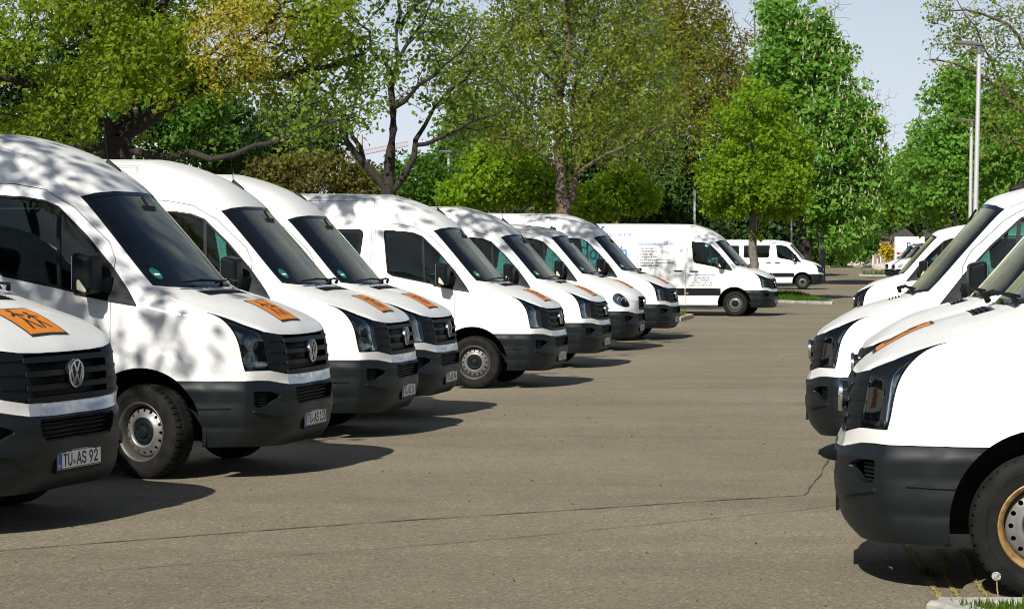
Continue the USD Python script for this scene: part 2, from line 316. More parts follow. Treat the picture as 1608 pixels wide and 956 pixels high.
        def quads(I): return np.stack([I[:-1, :-1], I[:-1, 1:], I[1:, 1:], I[1:, :-1]], -1).reshape(-1, 4)
        q = np.vstack([quads(idx), quads(R.T)[:, ::-1] if False else quads(R.T)])
        f = np.vstack([q[:, [0, 1, 2]], q[:, [0, 2, 3]]])
        # orientation of the roof quads: checked by the normal
        def flip_to(f, up):
            n = np.cross(v[f[:, 1]] - v[f[:, 0]], v[f[:, 2]] - v[f[:, 0]]); s = up(n, v[f].mean(1)); return np.where((s < 0)[:, None], f[:, ::-1], f)
        nq = len(quads(idx)); total = len(q)
        body = np.r_[np.arange(nq), total + np.arange(nq)]; roof = np.setdiff1d(np.arange(2 * total), body)
        nb = np.cross(v[f[body, 1]] - v[f[body, 0]], v[f[body, 2]] - v[f[body, 0]])
        if (nb * (v[f[body]].mean(1) - np.array([-2, 0, 1.2]))).sum() < 0: f[body] = f[body][:, ::-1]
        nb = np.cross(v[f[roof, 1]] - v[f[roof, 0]], v[f[roof, 2]] - v[f[roof, 0]])
        if nb[:, 2].sum() < 0: f[roof] = f[roof][:, ::-1]
        # mirror
        on = np.abs(v[:, 1]) < 1e-9; n = len(v); mp = np.arange(n); mp[~on] = n + np.arange((~on).sum())
        v2 = np.vstack([v, v[~on] * [1, -1, 1]]); f2 = np.vstack([f, mp[f][:, ::-1]])
        # drop degenerate faces
        ar = np.linalg.norm(np.cross(v2[f2[:, 1]] - v2[f2[:, 0]], v2[f2[:, 2]] - v2[f2[:, 0]]), axis=1)
        self.v, self.f = v2, f2
        fn = np.cross(v2[f2[:, 1]] - v2[f2[:, 0]], v2[f2[:, 2]] - v2[f2[:, 0]])
        N = np.zeros_like(v2)
        for k in range(3): np.add.at(N, f2[:, k], fn)
        self.n = N / np.maximum(np.linalg.norm(N, axis=1), 1e-20)[:, None]
        loop = list(idx[0]); self.loop = np.array(loop + [mp[i] for i in loop[::-1] if mp[i] != i])
        self.cache = {}; self.turn = None
    def solid(self, d0, d1):
        """the space between two offsets of the skin"""
        key = (round(d0, 4), round(d1, 4))
        if key not in self.cache:
            n = len(self.v); V = np.vstack([self.v + self.n * d1, self.v + self.n * d0])
            L = self.loop; L2 = np.roll(L, -1)
            if self.turn is None:      # direction of the loop in the outer faces
                e = np.vstack([self.f[:, [0, 1]], self.f[:, [1, 2]], self.f[:, [2, 0]]]); self.turn = bool(((e[:, 0] == L[0]) & (e[:, 1] == L2[0])).any())
            if self.turn: L, L2 = L2, L
            F = np.vstack([self.f, self.f[:, ::-1] + n, np.stack([L, L2, L2 + n], 1), np.stack([L, L2 + n, L + n], 1)])
            m = m3.Manifold(m3.Mesh(V.astype(np.float32), F.astype(np.uint32)))
            if m.status() != m3.Error.NoError: raise RuntimeError('skin %s' % m.status())
            self.cache[key] = m
        return self.cache[key]
# ------------------------------------------------------------------ the vans
def bend(m):
    return m
def wheel_parts(P):
    """tyre, rim and hub about the origin, axle along y, the outer face towards -y"""
    T = [(.208, -.100), (.214, -.106), (.235, -.110), (.265, -.116), (.300, -.118), (.322, -.112), (.338, -.100), (.3475, -.086), (.352, -.07),
         (.352, -.040), (.345, -.038), (.345, -.030), (.353, -.028), (.353, -.004), (.346, -.003), (.346, .003), (.353, .004), (.353, .028), (.345, .030), (.345, .038), (.352, .040),
         (.352, .07), (.3475, .086), (.338, .100), (.322, .112), (.300, .118), (.284, .1165), (.282, .1185), (.278, .1185), (.276, .1155), (.235, .110), (.214, .106), (.208, .100)]
    ty = revolve([(r, -h) for r, h in T][::-1], 64)
    cuts = []
    for i in range(44):
        a = 360 / 44 * i
        for s in (-1, 1):
            cuts.append(box(-.0045, .0045, .045 if s > 0 else -.125, .125 if s > 0 else -.045, .338, .37).rotate((0, a + (4 if s > 0 else 0), 0)))
    P.tyre = ty - m3.Manifold.batch_boolean(cuts, m3.OpType.Add)
    lip = [(.206, .085), (.216, .100), (.222, .104), (.224, .110), (.219, .113), (.209, .108), (.200, .096), (.194, .07), (.188, .03), (.188, -.09), (.194, -.09), (.196, .03), (.202, .07)]
    P.rim_edge = revolve([(r, -h) for r, h in lip][::-1], 56)
    disc = [(.189, .030), (.184, .046), (.172, .058), (.152, .068), (.134, .078), (.122, .088), (.112, .090), (.104, .084), (.098, .066), (.086, .060), (.04, .060), (.0, .060), (.0, .050), (.04, .050), (.085, .050), (.094, .056), (.100, .074), (.112, .080), (.122, .078), (.134, .068), (.152, .058), (.170, .046), (.180, .034), (.183, .02)]
    d = revolve([(r, -h) for r, h in disc][::-1], 56)
    holes = [m3.Manifold.cylinder(.2, .0125, .0125, 12).rotate((90, 0, 0)).translate((0, .05, .158)).rotate((0, i * 22.5, 0)) for i in range(16)]
    P.rim = d - m3.Manifold.batch_boolean(holes, m3.OpType.Add)
    hub = revolve([(r, -h) for r, h in [(0, .060), (.100, .060), (.099, .074), (.088, .085), (.066, .088), (.05, .082), (.044, .094), (.03, .100), (0, .100)]][::-1], 32)
    bolts = [m3.Manifold.cylinder(.022, .011, .009, 6).rotate((90, 0, 0)).translate((0, -.072, .066)).rotate((0, i * 60, 0)) for i in range(6)]
    P.hub_cap = m3.Manifold.batch_boolean([hub] + bolts, m3.OpType.Add)
    P.brake = revolve([(0, .0), (.18, .0), (.18, .03), (0, .03)], 24)
class Bag: pass
WH = Bag(); wheel_parts(WH)
SEAM = [(0, .684), (.30, .686), (.50, .692), (.60, .708), (.69, .726), (.78, .731), (.87, .733), (1.3, .745)]
TRIM = [(0, .757), (.30, .759), (.50, .766), (.60, .783), (.69, .799), (.78, .803), (.866, .804)]
def sym(pts): return [(-y, z) for y, z in pts[::-1] if y > 1e-9] + list(pts)
def text_on(txt, height, width=None, depth=.002):
    t = meshkit.text_mesh(txt, height, depth, True); v, f = np.array(t.vertices), np.array(t.faces)
    v[:, 0] -= v[:, 0].min()
    if width: v[:, 0] *= width / v[:, 0].max()
    return v, f
def drape(skin, m, side, off):
    """lays flat lettering, in the (x, z) of the van's side, on the skin: x runs to the rear of the text's reading direction"""
    v, f = arr(m)
    g = skin.v[(skin.v[:, 1] * side > .6)]
    tree = cKDTree(g[:, [0, 2]]); dd, ii = tree.query(v[:, [0, 2]], k=4)
    w = 1 / (dd + 1e-4); y = (np.abs(g[ii, 1]) * w).sum(1) / w.sum(1)
    o = v.copy(); o[:, 1] = side * (y + off + v[:, 1]); return o, f
SKINS = {}
def get_skin(high, nose):
    if (high, nose) not in SKINS: SKINS[(high, nose)] = Skin(high, nose)
    return SKINS[(high, nose)]
def van_kind(name, high, rear_windows, star=False, sign=True, moulding=True, rim='dull_steel'):
    """a van with all its parts as a class that the vans refer to"""
    sk = get_skin(high, 1 if star else 0); S = sk.solid
    root = '/World/' + name
    stage.CreateClassPrim(root)
    def put(n, m, mat, parent=root, **k):
        p = mesh((parent or root) + '/' + n, m, mat, **k)
        if p is None: print('EMPTY', n)
        return str(p.GetPath()) if p else None
    shell = S(-.030, 0.0)
    top = 2.7
    # regions
    bump_r = prism(sym(SEAM) + [(1.3, 0), (-1.3, 0)], 'x', .0, 1.3)
    trim_poly = Polygon(sym([(y, z + .003) for y, z in SEAM if y < .8] + [(.866, .735)]) + sym(TRIM)[::-1])
    trim_r = prism(trim_poly, 'x', .68, 1.3)
    if not star:
        gr_poly = Polygon(sym([(y, z + .003) for y, z in TRIM if y < .70] + [(.745, .803)]) + sym([(0, 1.056), (.30, 1.058), (.5, 1.066), (.62, 1.080), (.695, 1.092), (.745, 1.100)])[::-1])
        hl_outer = smoothline([(.079, .806), (.098, .88), (.112, .96), (.135, 1.05), (.18, 1.14), (.232, 1.20), (.305, 1.238)], 26)
        hl_upper = smoothline([(.305, 1.238), (.235, 1.214), (.15, 1.182), (.04, 1.135), (-.03, 1.112), (-.085, 1.094)], 14)[1:]
        hl_poly = Polygon(list(hl_outer) + list(hl_upper) + [(-.1, 1.0), (-.131, .806)])
        hl_box = (.74, 1.5)
    else:
        gr_poly = rnd([(-.40, 1.00), (.40, 1.00), (.36, .86), (.26, .745), (-.26, .745), (-.36, .86)], .05)
        a = np.linspace(0, 2 * np.pi, 40, endpoint=False)
        e = np.stack([.205 * np.cos(a), .105 * np.sin(a) * (1 + .25 * np.cos(a))], 1)
        rot = math.radians(26); e = e @ np.array([[math.cos(rot), math.sin(rot)], [-math.sin(rot), math.cos(rot)]])
        hl_poly = Polygon(e + [.04, .925])
        hl_box = (.74, 1.5)
    gr_r = prism(gr_poly, 'x', .55, 1.3)
    hl_r = {1: prism(hl_poly, 'd', *hl_box), -1: prism(hl_poly, 'e', *hl_box)}
    hl_out = {1: prism(hl_poly.buffer(.003), 'd', *hl_box), -1: prism(hl_poly.buffer(.003), 'e', *hl_box)}
    half = [(.188, 0), (.158, .40), (.088, .655), (-.004, .800), (.25, .862), (.47, .888)]
    hood_half = half + ([(.58, .845), (.70, .80), (1.15, .80)] if not star else [(.62, .88), (.80, .78), (1.15, .60)])
    hood_poly = Polygon(hood_half + [(x, -y) for x, y in hood_half[::-1] if y > 0])
    hood_r = prism(hood_poly, 'z', 1.0 if not star else .93, 1.6)
    ws = [(0, 1.408), (.42, 1.413), (.66, 1.423), (.785, 1.437), (.762, 1.70), (.738, 1.90), (.712, 2.108), (.58, 2.138), (.36, 2.156), (0, 2.160)]
    ws_poly = Polygon(ws + [(-y, z) for y, z in ws[::-1] if y > 0])
    ws_r = prism(ws_poly, 'x', -1.1, .6)
    door_poly = rnd([(-1.425, .335), (-1.405, 1.2), (-1.372, 2.212), (-1.1, 2.20), (-.86, 2.155), (-.62, 2.02), (-.34, 1.755), (-.275, 1.63), (-.262, 1.3), (-.262, .93), (-.36, .76), (-.46, .60), (-.49, .335)], .03)
    win_poly = rnd([(-1.262, 2.118), (-1.19, 1.545), (-1.12, 1.505), (-.70, 1.422), (-.50, 1.378), (-.30, 1.335), (-.30, 1.59), (-.50, 1.81), (-.735, 2.03), (-.86, 2.078), (-1.0, 2.10)], .035)
    slide_poly = rnd([(-2.92, .36), (-2.92, 2.52 if high else 2.19), (-1.432, 2.52 if high else 2.19), (-1.432, .36)], .03)
    arch = m3.Manifold.cylinder(2.4, .468, .468, 64, True).rotate((90, 0, 0))
    arches = arch.translate((-.015, 0, .362)) + arch.translate((-3.665, 0, .362))
    below = box(-5.2, -.05, -1.3, 1.3, -.1, .315)
    # rear side windows
    rwin = []
    if rear_windows:
        rwin = [rnd([(-2.80, 2.13), (-2.80, 1.52), (-1.60, 1.52), (-1.535, 2.13)], .07), rnd([(-4.62, 2.12), (-4.60, 1.52), (-3.02, 1.52), (-3.02, 2.12)], .07)]
    rear_win = rnd([(-.70, 1.45), (-.08, 1.45), (-.08, 2.05), (-.66, 2.05)], .06)
    body = shell - bump_r - trim_r - gr_r - hood_r.translate((0, 0, 0)) - ws_r - arches - below
    body = body - hl_out[1] - hl_out[-1]
    gap = .0045
    holes = []
    for s in (1, -1):
        lo, hi = (.45, 1.3) if s > 0 else (-1.3, -.45)
        holes.append(prism(door_poly.buffer(gap), 'y', lo, hi))
        for w in rwin: holes.append(prism(w, 'y', lo, hi))
    holes.append(prism(slide_poly.buffer(gap), 'y', -1.3, -.45))
    body = body - m3.Manifold.batch_boolean(holes, m3.OpType.Add)
    for s in (1, -1):
        q = rear_win if s > 0 else Polygon([(-y, z) for y, z in rear_win.exterior.coords])
        body = body - prism(q if s < 0 else Polygon([(-y, z) for y, z in rear_win.exterior.coords]).buffer(0), 'x', -5.1, -4.6) if False else body
    put('body', body, 'van_white')
    # bonnet, a hair smaller than its opening
    hood = S(-.022, .003) ^ prism(hood_poly.buffer(-.004), 'z', 1.0 if not star else .93, 1.6)
    hood = hood - gr_r - hl_out[1] - hl_out[-1] - ws_r - trim_r
    vent = [rnd([(.205, -.45), (.205, .45), (.315, .43), (.315, -.43)], .012)][0]
    vent_r = prism(vent, 'z', 1.2, 1.6)
    hood_p = put('bonnet', hood - vent_r, 'van_white')
    vb = put('air_vent', S(-.03, -.012) ^ vent_r, 'black_plastic', hood_p)
    for i in range(4):
        x = .222 + i * .026
        put('vent_slat', (S(-.012, .004) ^ prism(Polygon([(x, -.445), (x, .445), (x + .011, .443), (x + .011, -.443)]).intersection(vent), 'z', 1.2, 1.6)), 'dark_plastic', hood_p)
    # grille
    if not star:
        bars = [(1.018, .030), (.936, .030), (.854, .030), (.786, .026)]
        slots = [prism(rnd([(-w, z0), (w, z0), (w + .012, z1), (-w - .012, z1)], .006), "x", .5, 1.3) for z0, z1, w in ((.955, 1.001, .455), (.873, .919, .445), (.802, .838, .435), (1.036, 1.053, .46))]
        g = (S(-.05, 0) ^ gr_r) - hl_out[1] - hl_out[-1] - m3.Manifold.batch_boolean(slots, m3.OpType.Add)
        gp = put('grille', g, 'dark_plastic')
        put('grille_mesh', S(-.085, -.07) ^ prism(gr_poly.buffer(-.01), 'x', .5, 1.3), 'black_plastic', gp)
        for z, h in bars:
            put('grille_slat', S(-.03, .011) ^ prism(rnd([(-.50, z - h / 2), (.50, z - h / 2), (.49, z + h / 2), (-.49, z + h / 2)], .006), 'x', .6, 1.3), 'dark_plastic', gp)
            for s in (1, -1):
                yy = sorted((s * .50, s * .68))
                put('grille_slat', S(-.02, .006) ^ prism([(yy[0], z + .002), (yy[1], z + .002), (yy[1], z + h / 2 + .004), (yy[0], z + h / 2 + .004)], 'x', .6, 1.3) ^ prism(gr_poly.buffer(-.004), 'x', .5, 1.3), 'dark_plastic', gp)
        tr = S(-.028, .007) ^ trim_r
        mid = box(.5, 1.3, -.50, .50, .5, 1.0)
        tp = put('trim_strip', (tr - mid) ^ box(.3, 1.4, .2, 1.2, .4, 1.1), 'van_white'); put('trim_strip', (tr - mid) ^ box(.3, 1.4, -1.2, -.2, .4, 1.1), 'van_white')
        put('trim_centre', tr ^ mid, 'brushed_trim', tp)
        bx, bz, br = .972, .925, .088
    else:
        body_front = S(-.03, .0) ^ (prism(sym([(y, z + .003) for y, z in SEAM]) + [(1.3, 1.2), (-1.3, 1.2)], 'x', .3, 1.3)) - gr_r - hl_out[1] - hl_out[-1] - prism(hood_poly.buffer(.003), 'z', .93, 1.6) 
        put('nose_panel', body_front ^ trim_r, 'van_white')
        slots = [prism(rnd([(-.34 + k * .02, z0), (.34 - k * .02, z0), (.35 - k * .02, z0 + .045), (-.35 + k * .02, z0 + .045)], .008), 'x', .5, 1.4) for k, z0 in enumerate((.93, .865, .80))]
        g = (S(-.05, .006) ^ gr_r) - m3.Manifold.batch_boolean(slots, m3.OpType.Add)
        gp = put('grille', g, 'dark_plastic'); put('grille_mesh', S(-.085, -.07) ^ gr_r, 'black_plastic', gp)
        for k, z in enumerate((.918, .853, .788)):
            put('grille_slat', S(-.03, .016) ^ prism([(-.34 + k * .02, z - .01), (.34 - k * .02, z - .01), (.34 - k * .02, z + .01), (-.34 + k * .02, z + .01)], 'x', .6, 1.4), 'dark_plastic', gp)
        put('grille_rim', S(-.01, .014) ^ prism(gr_poly.difference(gr_poly.buffer(-.022)), 'x', .55, 1.4), 'dark_plastic', gp)
        bx, bz, br = 1.045, .885, .095
    # badge: a chrome ring with its strokes
    ring = revolve([(br, 0), (br, .016), (br - .006, .022), (br - .014, .022), (br - .018, .014), (br - .018, 0)], 40).rotate((0, 0, -90)).translate((bx, 0, bz))
    R2 = br - .012
    def stroke(pts, w=.015):
        pts = [(p[0] * R2, p[1] * R2) for p in pts]
        ms = []
        for a, b in zip(pts[:-1], pts[1:]):
            a, b = np.array(a), np.array(b); u = (b - a) / np.linalg.norm(b - a); nn = np.array([-u[1], u[0]]) * w / 2
            ms.append(Polygon([a - nn, b - nn, b + nn, a + nn]))
        return ms
    if not star:
        sh = unary_union(stroke([(-.40, .86), (-.02, .10)]) + stroke([(.40, .86), (.02, .10)]) + stroke([(-.86, .42), (-.40, -.80), (0, .0), (.40, -.80), (.86, .42)]))
    else:
        sh = unary_union([Polygon([(0, R2), (-.012, 0), (.012, 0)]), Polygon([(R2 * .87, -R2 * .5), (.006, .012), (-.008, -.010)]), Polygon([(-R2 * .87, -R2 * .5), (-.006, .012), (.008, -.010)])])
    sh = sh.intersection(Point(0, 0).buffer(R2))
    bp = put('badge', ring, 'chrome')
    put('emblem', prism(sh, 'x', bx + .006, bx + .020).translate((0, 0, bz)), 'chrome', bp)
    put('badge_disc', prism(Point(0, 0).buffer(br - .01), 'x', bx - .03, bx + .006).translate((0, 0, bz)), 'black_gloss', bp)
    # bumper with its openings
    bump = (S(-.03, .005) ^ prism(sym([(y, z - .003) for y, z in SEAM]) + [(1.3, 0), (-1.3, 0)], 'x', .0, 1.3)) - arches
    low = rnd([(-.45, .672), (.45, .672), (.42, .575), (.38, .538), (-.38, .538), (-.42, .575)], .03)
    fogs = {s: rnd([(s * .60, .612), (s * .70, .648), (s * .845, .655), (s * .835, .548), (s * .79, .530), (s * .70, .55)], .012) for s in (1, -1)}
    cut = prism(low, 'x', .5, 1.3) + prism(fogs[1], 'x', .55, 1.3) + prism(fogs[-1], 'x', .55, 1.3)
    bp = put('bumper', bump - cut, 'bumper_plastic')
    lp = put('lower_grille', S(-.09, -.07) ^ prism(low.buffer(.03), 'x', .5, 1.3), 'black_plastic', bp)
    for k in range(4): put('lower_slat', S(-.07, -.035) ^ prism([(-.43, .555 + .027 * k), (.43, .555 + .027 * k), (.43, .567 + .027 * k), (-.43, .567 + .027 * k)], 'x', .5, 1.3), 'black_plastic', bp)
    put('lower_frame', S(-.06, .0) ^ prism(low.buffer(.004).difference(low.buffer(-.012)), 'x', .5, 1.3), 'dark_plastic', bp)
    for s in (1, -1):
        put('fog_recess', S(-.075, -.06) ^ prism(fogs[s].buffer(.02), 'x', .5, 1.3), 'black_plastic', bp)
        for k in range(5):
            z = .545 + .020 * k
            q = Polygon([(s * .71, z), (s * .84, z), (s * .84, z + .010), (s * .71, z + .010)]).intersection(fogs[s])
            if not q.is_empty: put('fog_slat', S(-.06, -.018) ^ prism(q, 'x', .5, 1.3), 'dark_plastic', bp)
        lo, hi = (.3, 1.3) if s > 0 else (-1.3, -.3)
        put('bumper_ridge', S(.0, .020) ^ prism([(s * .85, .520), (s * .59, .466), (s * .60, .448), (s * .85, .500)], 'x', .5, 1.3), 'bumper_plastic', bp)
        put('bumper_ridge', S(.0, .016) ^ prism([(.425, .532), (.66, .535), (.66, .541), (.425, .543)], 'y', lo, hi), 'bumper_plastic', bp)
    # headlights
    for s in (1, -1):
        ax = 'd' if s > 0 else 'e'
        hp = put('headlight', S(*((-.11, -.095) if not star else (-.030, -.020))) ^ prism(hl_poly.buffer(.03 if not star else .0), ax, *hl_box), 'lamp_bucket' if not star else 'lamp_bright')
        rim_ = prism(hl_poly.difference(hl_poly.buffer(-.010)), ax, *hl_box)
        put('lamp_frame', S(-.10, -.002) ^ rim_, 'black_gloss' if not star else 'lamp_silver', hp)
        put('lens', S(-.008, -.002) ^ prism(hl_poly.buffer(-.0015), ax, *hl_box), 'lamp_glass', hp)
        k = math.sqrt(.5)
        for q, z, r in (((.02, .885, .062), (.005, 1.01, .058)) if not star else ((.0, .92, .066), (.10, .95, .050))):
            # a point on the skin near (q, z)
            g = sk.v[(sk.v[:, 1] > .4) & (sk.v[:, 0] > .3)]
            qq = (g[:, 1] - g[:, 0]) * k; i = np.argmin((qq - q) ** 2 + (g[:, 2] - z) ** 2); dpt = ((g[:, 0] + g[:, 1]) * k)[i]
            bowl = revolve([(0, -.05), (r * .55, -.045), (r * .85, -.02), (r, .014), (r - .004, .016), (r * .8, -.014), (r * .5, -.036), (0, -.042)], 28)
            bulb = m3.Manifold.sphere(r * .34, 14).translate((0, -.022, 0))
            for mm, mat_, nm in ((bowl, 'lamp_silver' if not star else 'lamp_bright', 'reflector'), (bulb, 'lamp_bulb', 'bulb')):
                mm = mm.rotate((0, 0, -90))          # opens towards +x
                d0 = dpt - (.045 if not star else .022)
                mm = mm.rotate((0, 0, 38)).translate(((d0 - q) * k, (d0 + q) * k, z))
                if s < 0: mm = mirror_y(mm)
                put(nm, mm, mat_, hp)
        if not star:
            am = S(-.05, -.03) ^ prism(Polygon([(-.115, .825), (-.02, .825), (-.03, .86), (-.108, .86)]), ax, *hl_box)
            put('indicator', am, 'lamp_silver', hp)
    # windscreen
    sc = put('windscreen', S(-.012, -.006) ^ prism(ws_poly.buffer(.012), 'x', -1.1, .6), 'screen_glass')
    inner = rnd(ws_poly.buffer(-.028), .04)
    put('screen_border', S(-.010, -.0025) ^ prism(ws_poly.buffer(-.002).difference(inner), 'x', -1.1, .6), 'black_gloss', sc)
    put('sticker', S(-.0055, -.004) ^ prism(Point(-.655, 1.525).buffer(.042), 'x', -1.1, .6), 'sticker_green', sc)
    put('sticker_field', S(-.0035, -.002) ^ prism(Polygon([(-.68, 1.512), (-.63, 1.512), (-.63, 1.525), (-.68, 1.525)]), 'x', -1.1, .6), 'paper_white', sc)
    put('cowl', S(-.045, -.02) ^ prism(Polygon(sym([(0, 1.375), (.8, 1.38)]) + sym([(0, 1.418), (.8, 1.436)])[::-1]), 'x', -.2, .3), 'black_plastic')
    g = sk.v[(sk.v[:, 0] > -1.0) & (sk.v[:, 2] > 1.3) & (sk.v[:, 2] < 2.2)]
    tree_ = cKDTree(g[:, 1:]);
    def on_screen(y, z, off=.02):
        d_, i_ = tree_.query((y, z), k=6); w_ = 1 / (d_ + 1e-3); x = (g[i_, 0] * w_).sum() / w_.sum(); return (x + off, y, z + off * .7)
    for ys, ye in ((-.62, .05), (-.05, .66)):
        pts = [on_screen(ys + (ye - ys) * t, 1.437 + .014 * t * (1 - t) * 4 + .010 * t, .016) for t in np.linspace(0, 1, 7)]
        wp = put('wiper', tube(pts, .009, 6), 'black_plastic')
        a = on_screen(ye, 1.415, .012); b = on_screen(ye - .03, 1.437, .03); c = pts[3]
        put('wiper_arm', tube([a, b, (c[0] + .012, c[1], c[2] + .008)], [.018, .012, .007], 6), 'black_plastic', wp)
    # doors
    for s in (1, -1):
        lo, hi = (.45, 1.3) if s > 0 else (-1.3, -.45)
        dr = (shell ^ prism(door_poly.buffer(-gap * .4), 'y', lo, hi)) - prism(win_poly, 'y', lo, hi) - arches
        dp = put('door', dr, 'van_white')
        pane = S(-.014, -.009) ^ prism(win_poly.buffer(.008), 'y', lo, hi)
        put('window', pane, 'pane_glass', dp)
        put('window_seal', S(-.02, .004) ^ prism(win_poly.buffer(.004).difference(win_poly.buffer(-.014)), 'y', lo, hi), 'black_plastic', dp)
        put('window_bar', S(-.02, .002) ^ prism(Polygon([(-.745, 2.06), (-.715, 2.06), (-.655, 1.40), (-.685, 1.40)]).intersection(win_poly), 'y', lo, hi), 'black_plastic', dp)
        y = s * (side_width(1.27, high))
        hd = hullpts([((-1.30, y + s * .012, 1.275), .012), ((-1.26, y + s * .030, 1.275), .014), ((-1.10, y + s * .030, 1.270), .014), ((-1.06, y + s * .012, 1.268), .012)])
        put('handle', hd, 'black_plastic', dp)
        # mirror on its triangular foot
        tri = rnd([(-.56, 1.375), (-.345, 1.622), (-.30, 1.60), (-.055, 1.288), (-.30, 1.325)], .006)
        mp = put('mirror', S(-.01, .012) ^ prism(tri, 'y', lo, hi), 'dark_plastic')
        m = hullpts([((-.345, s * 1.05, 1.425), .045), ((-.345, s * 1.05, 1.625), .045), ((-.36, s * 1.165, 1.43), .05), ((-.36, s * 1.175, 1.615), .05), ((-.415, s * 1.04, 1.405), .034), ((-.415, s * 1.04, 1.655), .034), ((-.425, s * 1.195, 1.415), .034), ((-.425, s * 1.205, 1.645), .034)], 18)
        put('mirror_housing', m, 'dark_plastic', mp)
        put('mirror_arm', m3.Manifold.batch_hull([box(-.36, -.26, min(s * .93, s * .95), max(s * .93, s * .95), 1.36, 1.50), m3.Manifold.sphere(.05, 10).translate((-.35, s * 1.04, 1.45))]), 'dark_plastic', mp)
        put('mirror_glass', rbox(-.464, -.456, min(s * 1.03, s * 1.22), max(s * 1.03, s * 1.22), 1.41, 1.66, .003, 6), 'chrome', mp)
        put('mirror_indicator', hullpts([((-.40, s * 1.232, 1.415), .014), ((-.36, s * 1.215, 1.40), .014), ((-.40, s * 1.236, 1.47), .012)]), 'lamp_clear', mp)
    dr = (shell ^ prism(slide_poly.buffer(-gap * .4), 'y', -1.3, -.45)) - arches - below
    for w in rwin: dr = dr - prism(w, 'y', -1.3, -.45)
    dp = put('sliding_door', dr, 'van_white')
    y = -(side_width(1.28, high))
    put('handle', hullpts([((-1.75, y - .012, 1.288), .012), ((-1.71, y - .030, 1.288), .014), ((-1.55, y - .030, 1.284), .014), ((-1.51, y - .012, 1.283), .012)]), 'black_plastic', dp)
    for s in (1, -1):
        lo, hi = (.45, 1.3) if s > 0 else (-1.3, -.45)
        for w in rwin:
            sw = put('side_window', S(-.013, -.007) ^ prism(w.buffer(.006), 'y', lo, hi), 'dark_glass')
            put('window_border', S(-.010, -.002) ^ prism(w.buffer(-.002).difference(rnd(w.buffer(-.06), .05)), 'y', lo, hi), 'black_gloss', sw)
        if moulding:
            for x0, x1 in ((-1.418, -.40), (-2.915, -1.44), (-3.22, -2.93), (-4.70, -4.10)):
                put('side_moulding', (S(-.004, .016) ^ prism(rnd([(x0, .592), (x1, .592), (x1, .785), (x0, .785)], .012), 'y', lo, hi)) - arches, 'dark_plastic')
            put('side_lamp', S(.014, .022) ^ prism(rnd([(-1.405, .635), (-1.33, .635), (-1.33, .668), (-1.405, .668)], .008), 'y', lo, hi), 'lamp_amber')
        # pressed lines along the panels of the rear body
        rl = LineString([(-.66, 2.135), (-.84, 2.27), (-1.07, 2.42), (-1.40, 2.54), (-2.2, 2.565), (-4.7, 2.575)] if high else [(-.66, 2.13), (-.84, 2.20), (-1.02, 2.255), (-1.4, 2.302), (-2.5, 2.318), (-4.7, 2.322)]).buffer(.006)
        put('roof_rail', S(-.004, .007) ^ prism(rl, 'y', .3 if s > 0 else -1.3, 1.3 if s > 0 else -.3), 'van_white')
        if high and not rear_windows:
            put('panel_line', S(-.003, .0045) ^ prism(LineString([(-1.46, 2.17), (-2.86, 2.185)]).buffer(.008).union(LineString([(-2.97, 2.19), (-4.7, 2.2)]).buffer(.008)).union(LineString([(-1.46, 1.16), (-2.86, 1.15)]).buffer(.007)), 'y', lo, hi), 'van_white')
    # front number plate holder; letters come with each van
    put('plate_holder', box(.985, 1.004, -.275, .275, .338, .485), 'black_plastic')
    # aerial
    ap = put('aerial', hullpts([((-.70, .19, 2.335 if high else 2.265), .022), ((-.79, .19, 2.425 if high else 2.335), .010), ((-.80, .19, 2.36 if high else 2.28), .03), ((-.71, .19, 2.29), .022)]), 'black_plastic')
    put('whip', tube([(-.79, .19, 2.42 if high else 2.33), (-.83, .19, 2.80 if high else 2.68)], [.0042, .002], 5), 'black_plastic', ap)
    # sign on the bonnet
    if sign:
        sq = Polygon([(.50, -.215), (.50, .215), (.815, .215), (.815, -.215)])
        sp = put('sign', S(.0035, .0065) ^ prism(sq, 'z', 1.0, 1.6), 'sign_black')
        put('sign_field', S(.0065, .0085) ^ prism(sq.buffer(-.018), 'z', 1.0, 1.6), 'sign_orange', sp)
        def fig(cx, cy, k):
            P_ = lambda *p: LineString([(cx - a * k, cy + b * k) for b, a in p]).buffer(.0085 * k)
            return unary_union([Point(cx - .085 * k, cy).buffer(.018 * k), P_((0, .065), (0, .0)), P_((-.05, .03), (0, .055), (.05, .035)), P_((-.035, -.075), (0, .0), (.045, -.07))])
        put('sign_figures', S(.0085, .0100) ^ prism(unary_union([fig(.655, -.05, 1.25), fig(.675, .075, 1.0)]), 'z', 1.0, 1.6), 'sign_black', sp)
    # wheels
    for nm, x, s in (('wheel', 0, -1), ('wheel', 0, 1), ('wheel', -3.665, -1), ('wheel', -3.665, 1)):
        w = UsdGeom.Xform.Define(stage, free(root + '/' + nm)); wp = str(w.GetPath())
        w.AddTranslateOp().Set(Gf.Vec3d(x, s * .858, .352)); w.AddRotateZOp().Set(0.0 if s < 0 else 180.0)
        put('tyre', WH.tyre, 'rubber', wp, smooth=35); put('rim', WH.rim, 'steel', wp); put('rim_edge', WH.rim_edge, rim, wp); put('hub_cap', WH.hub_cap, 'dark_plastic', wp); put('brake', WH.brake, 'black_plastic', wp)
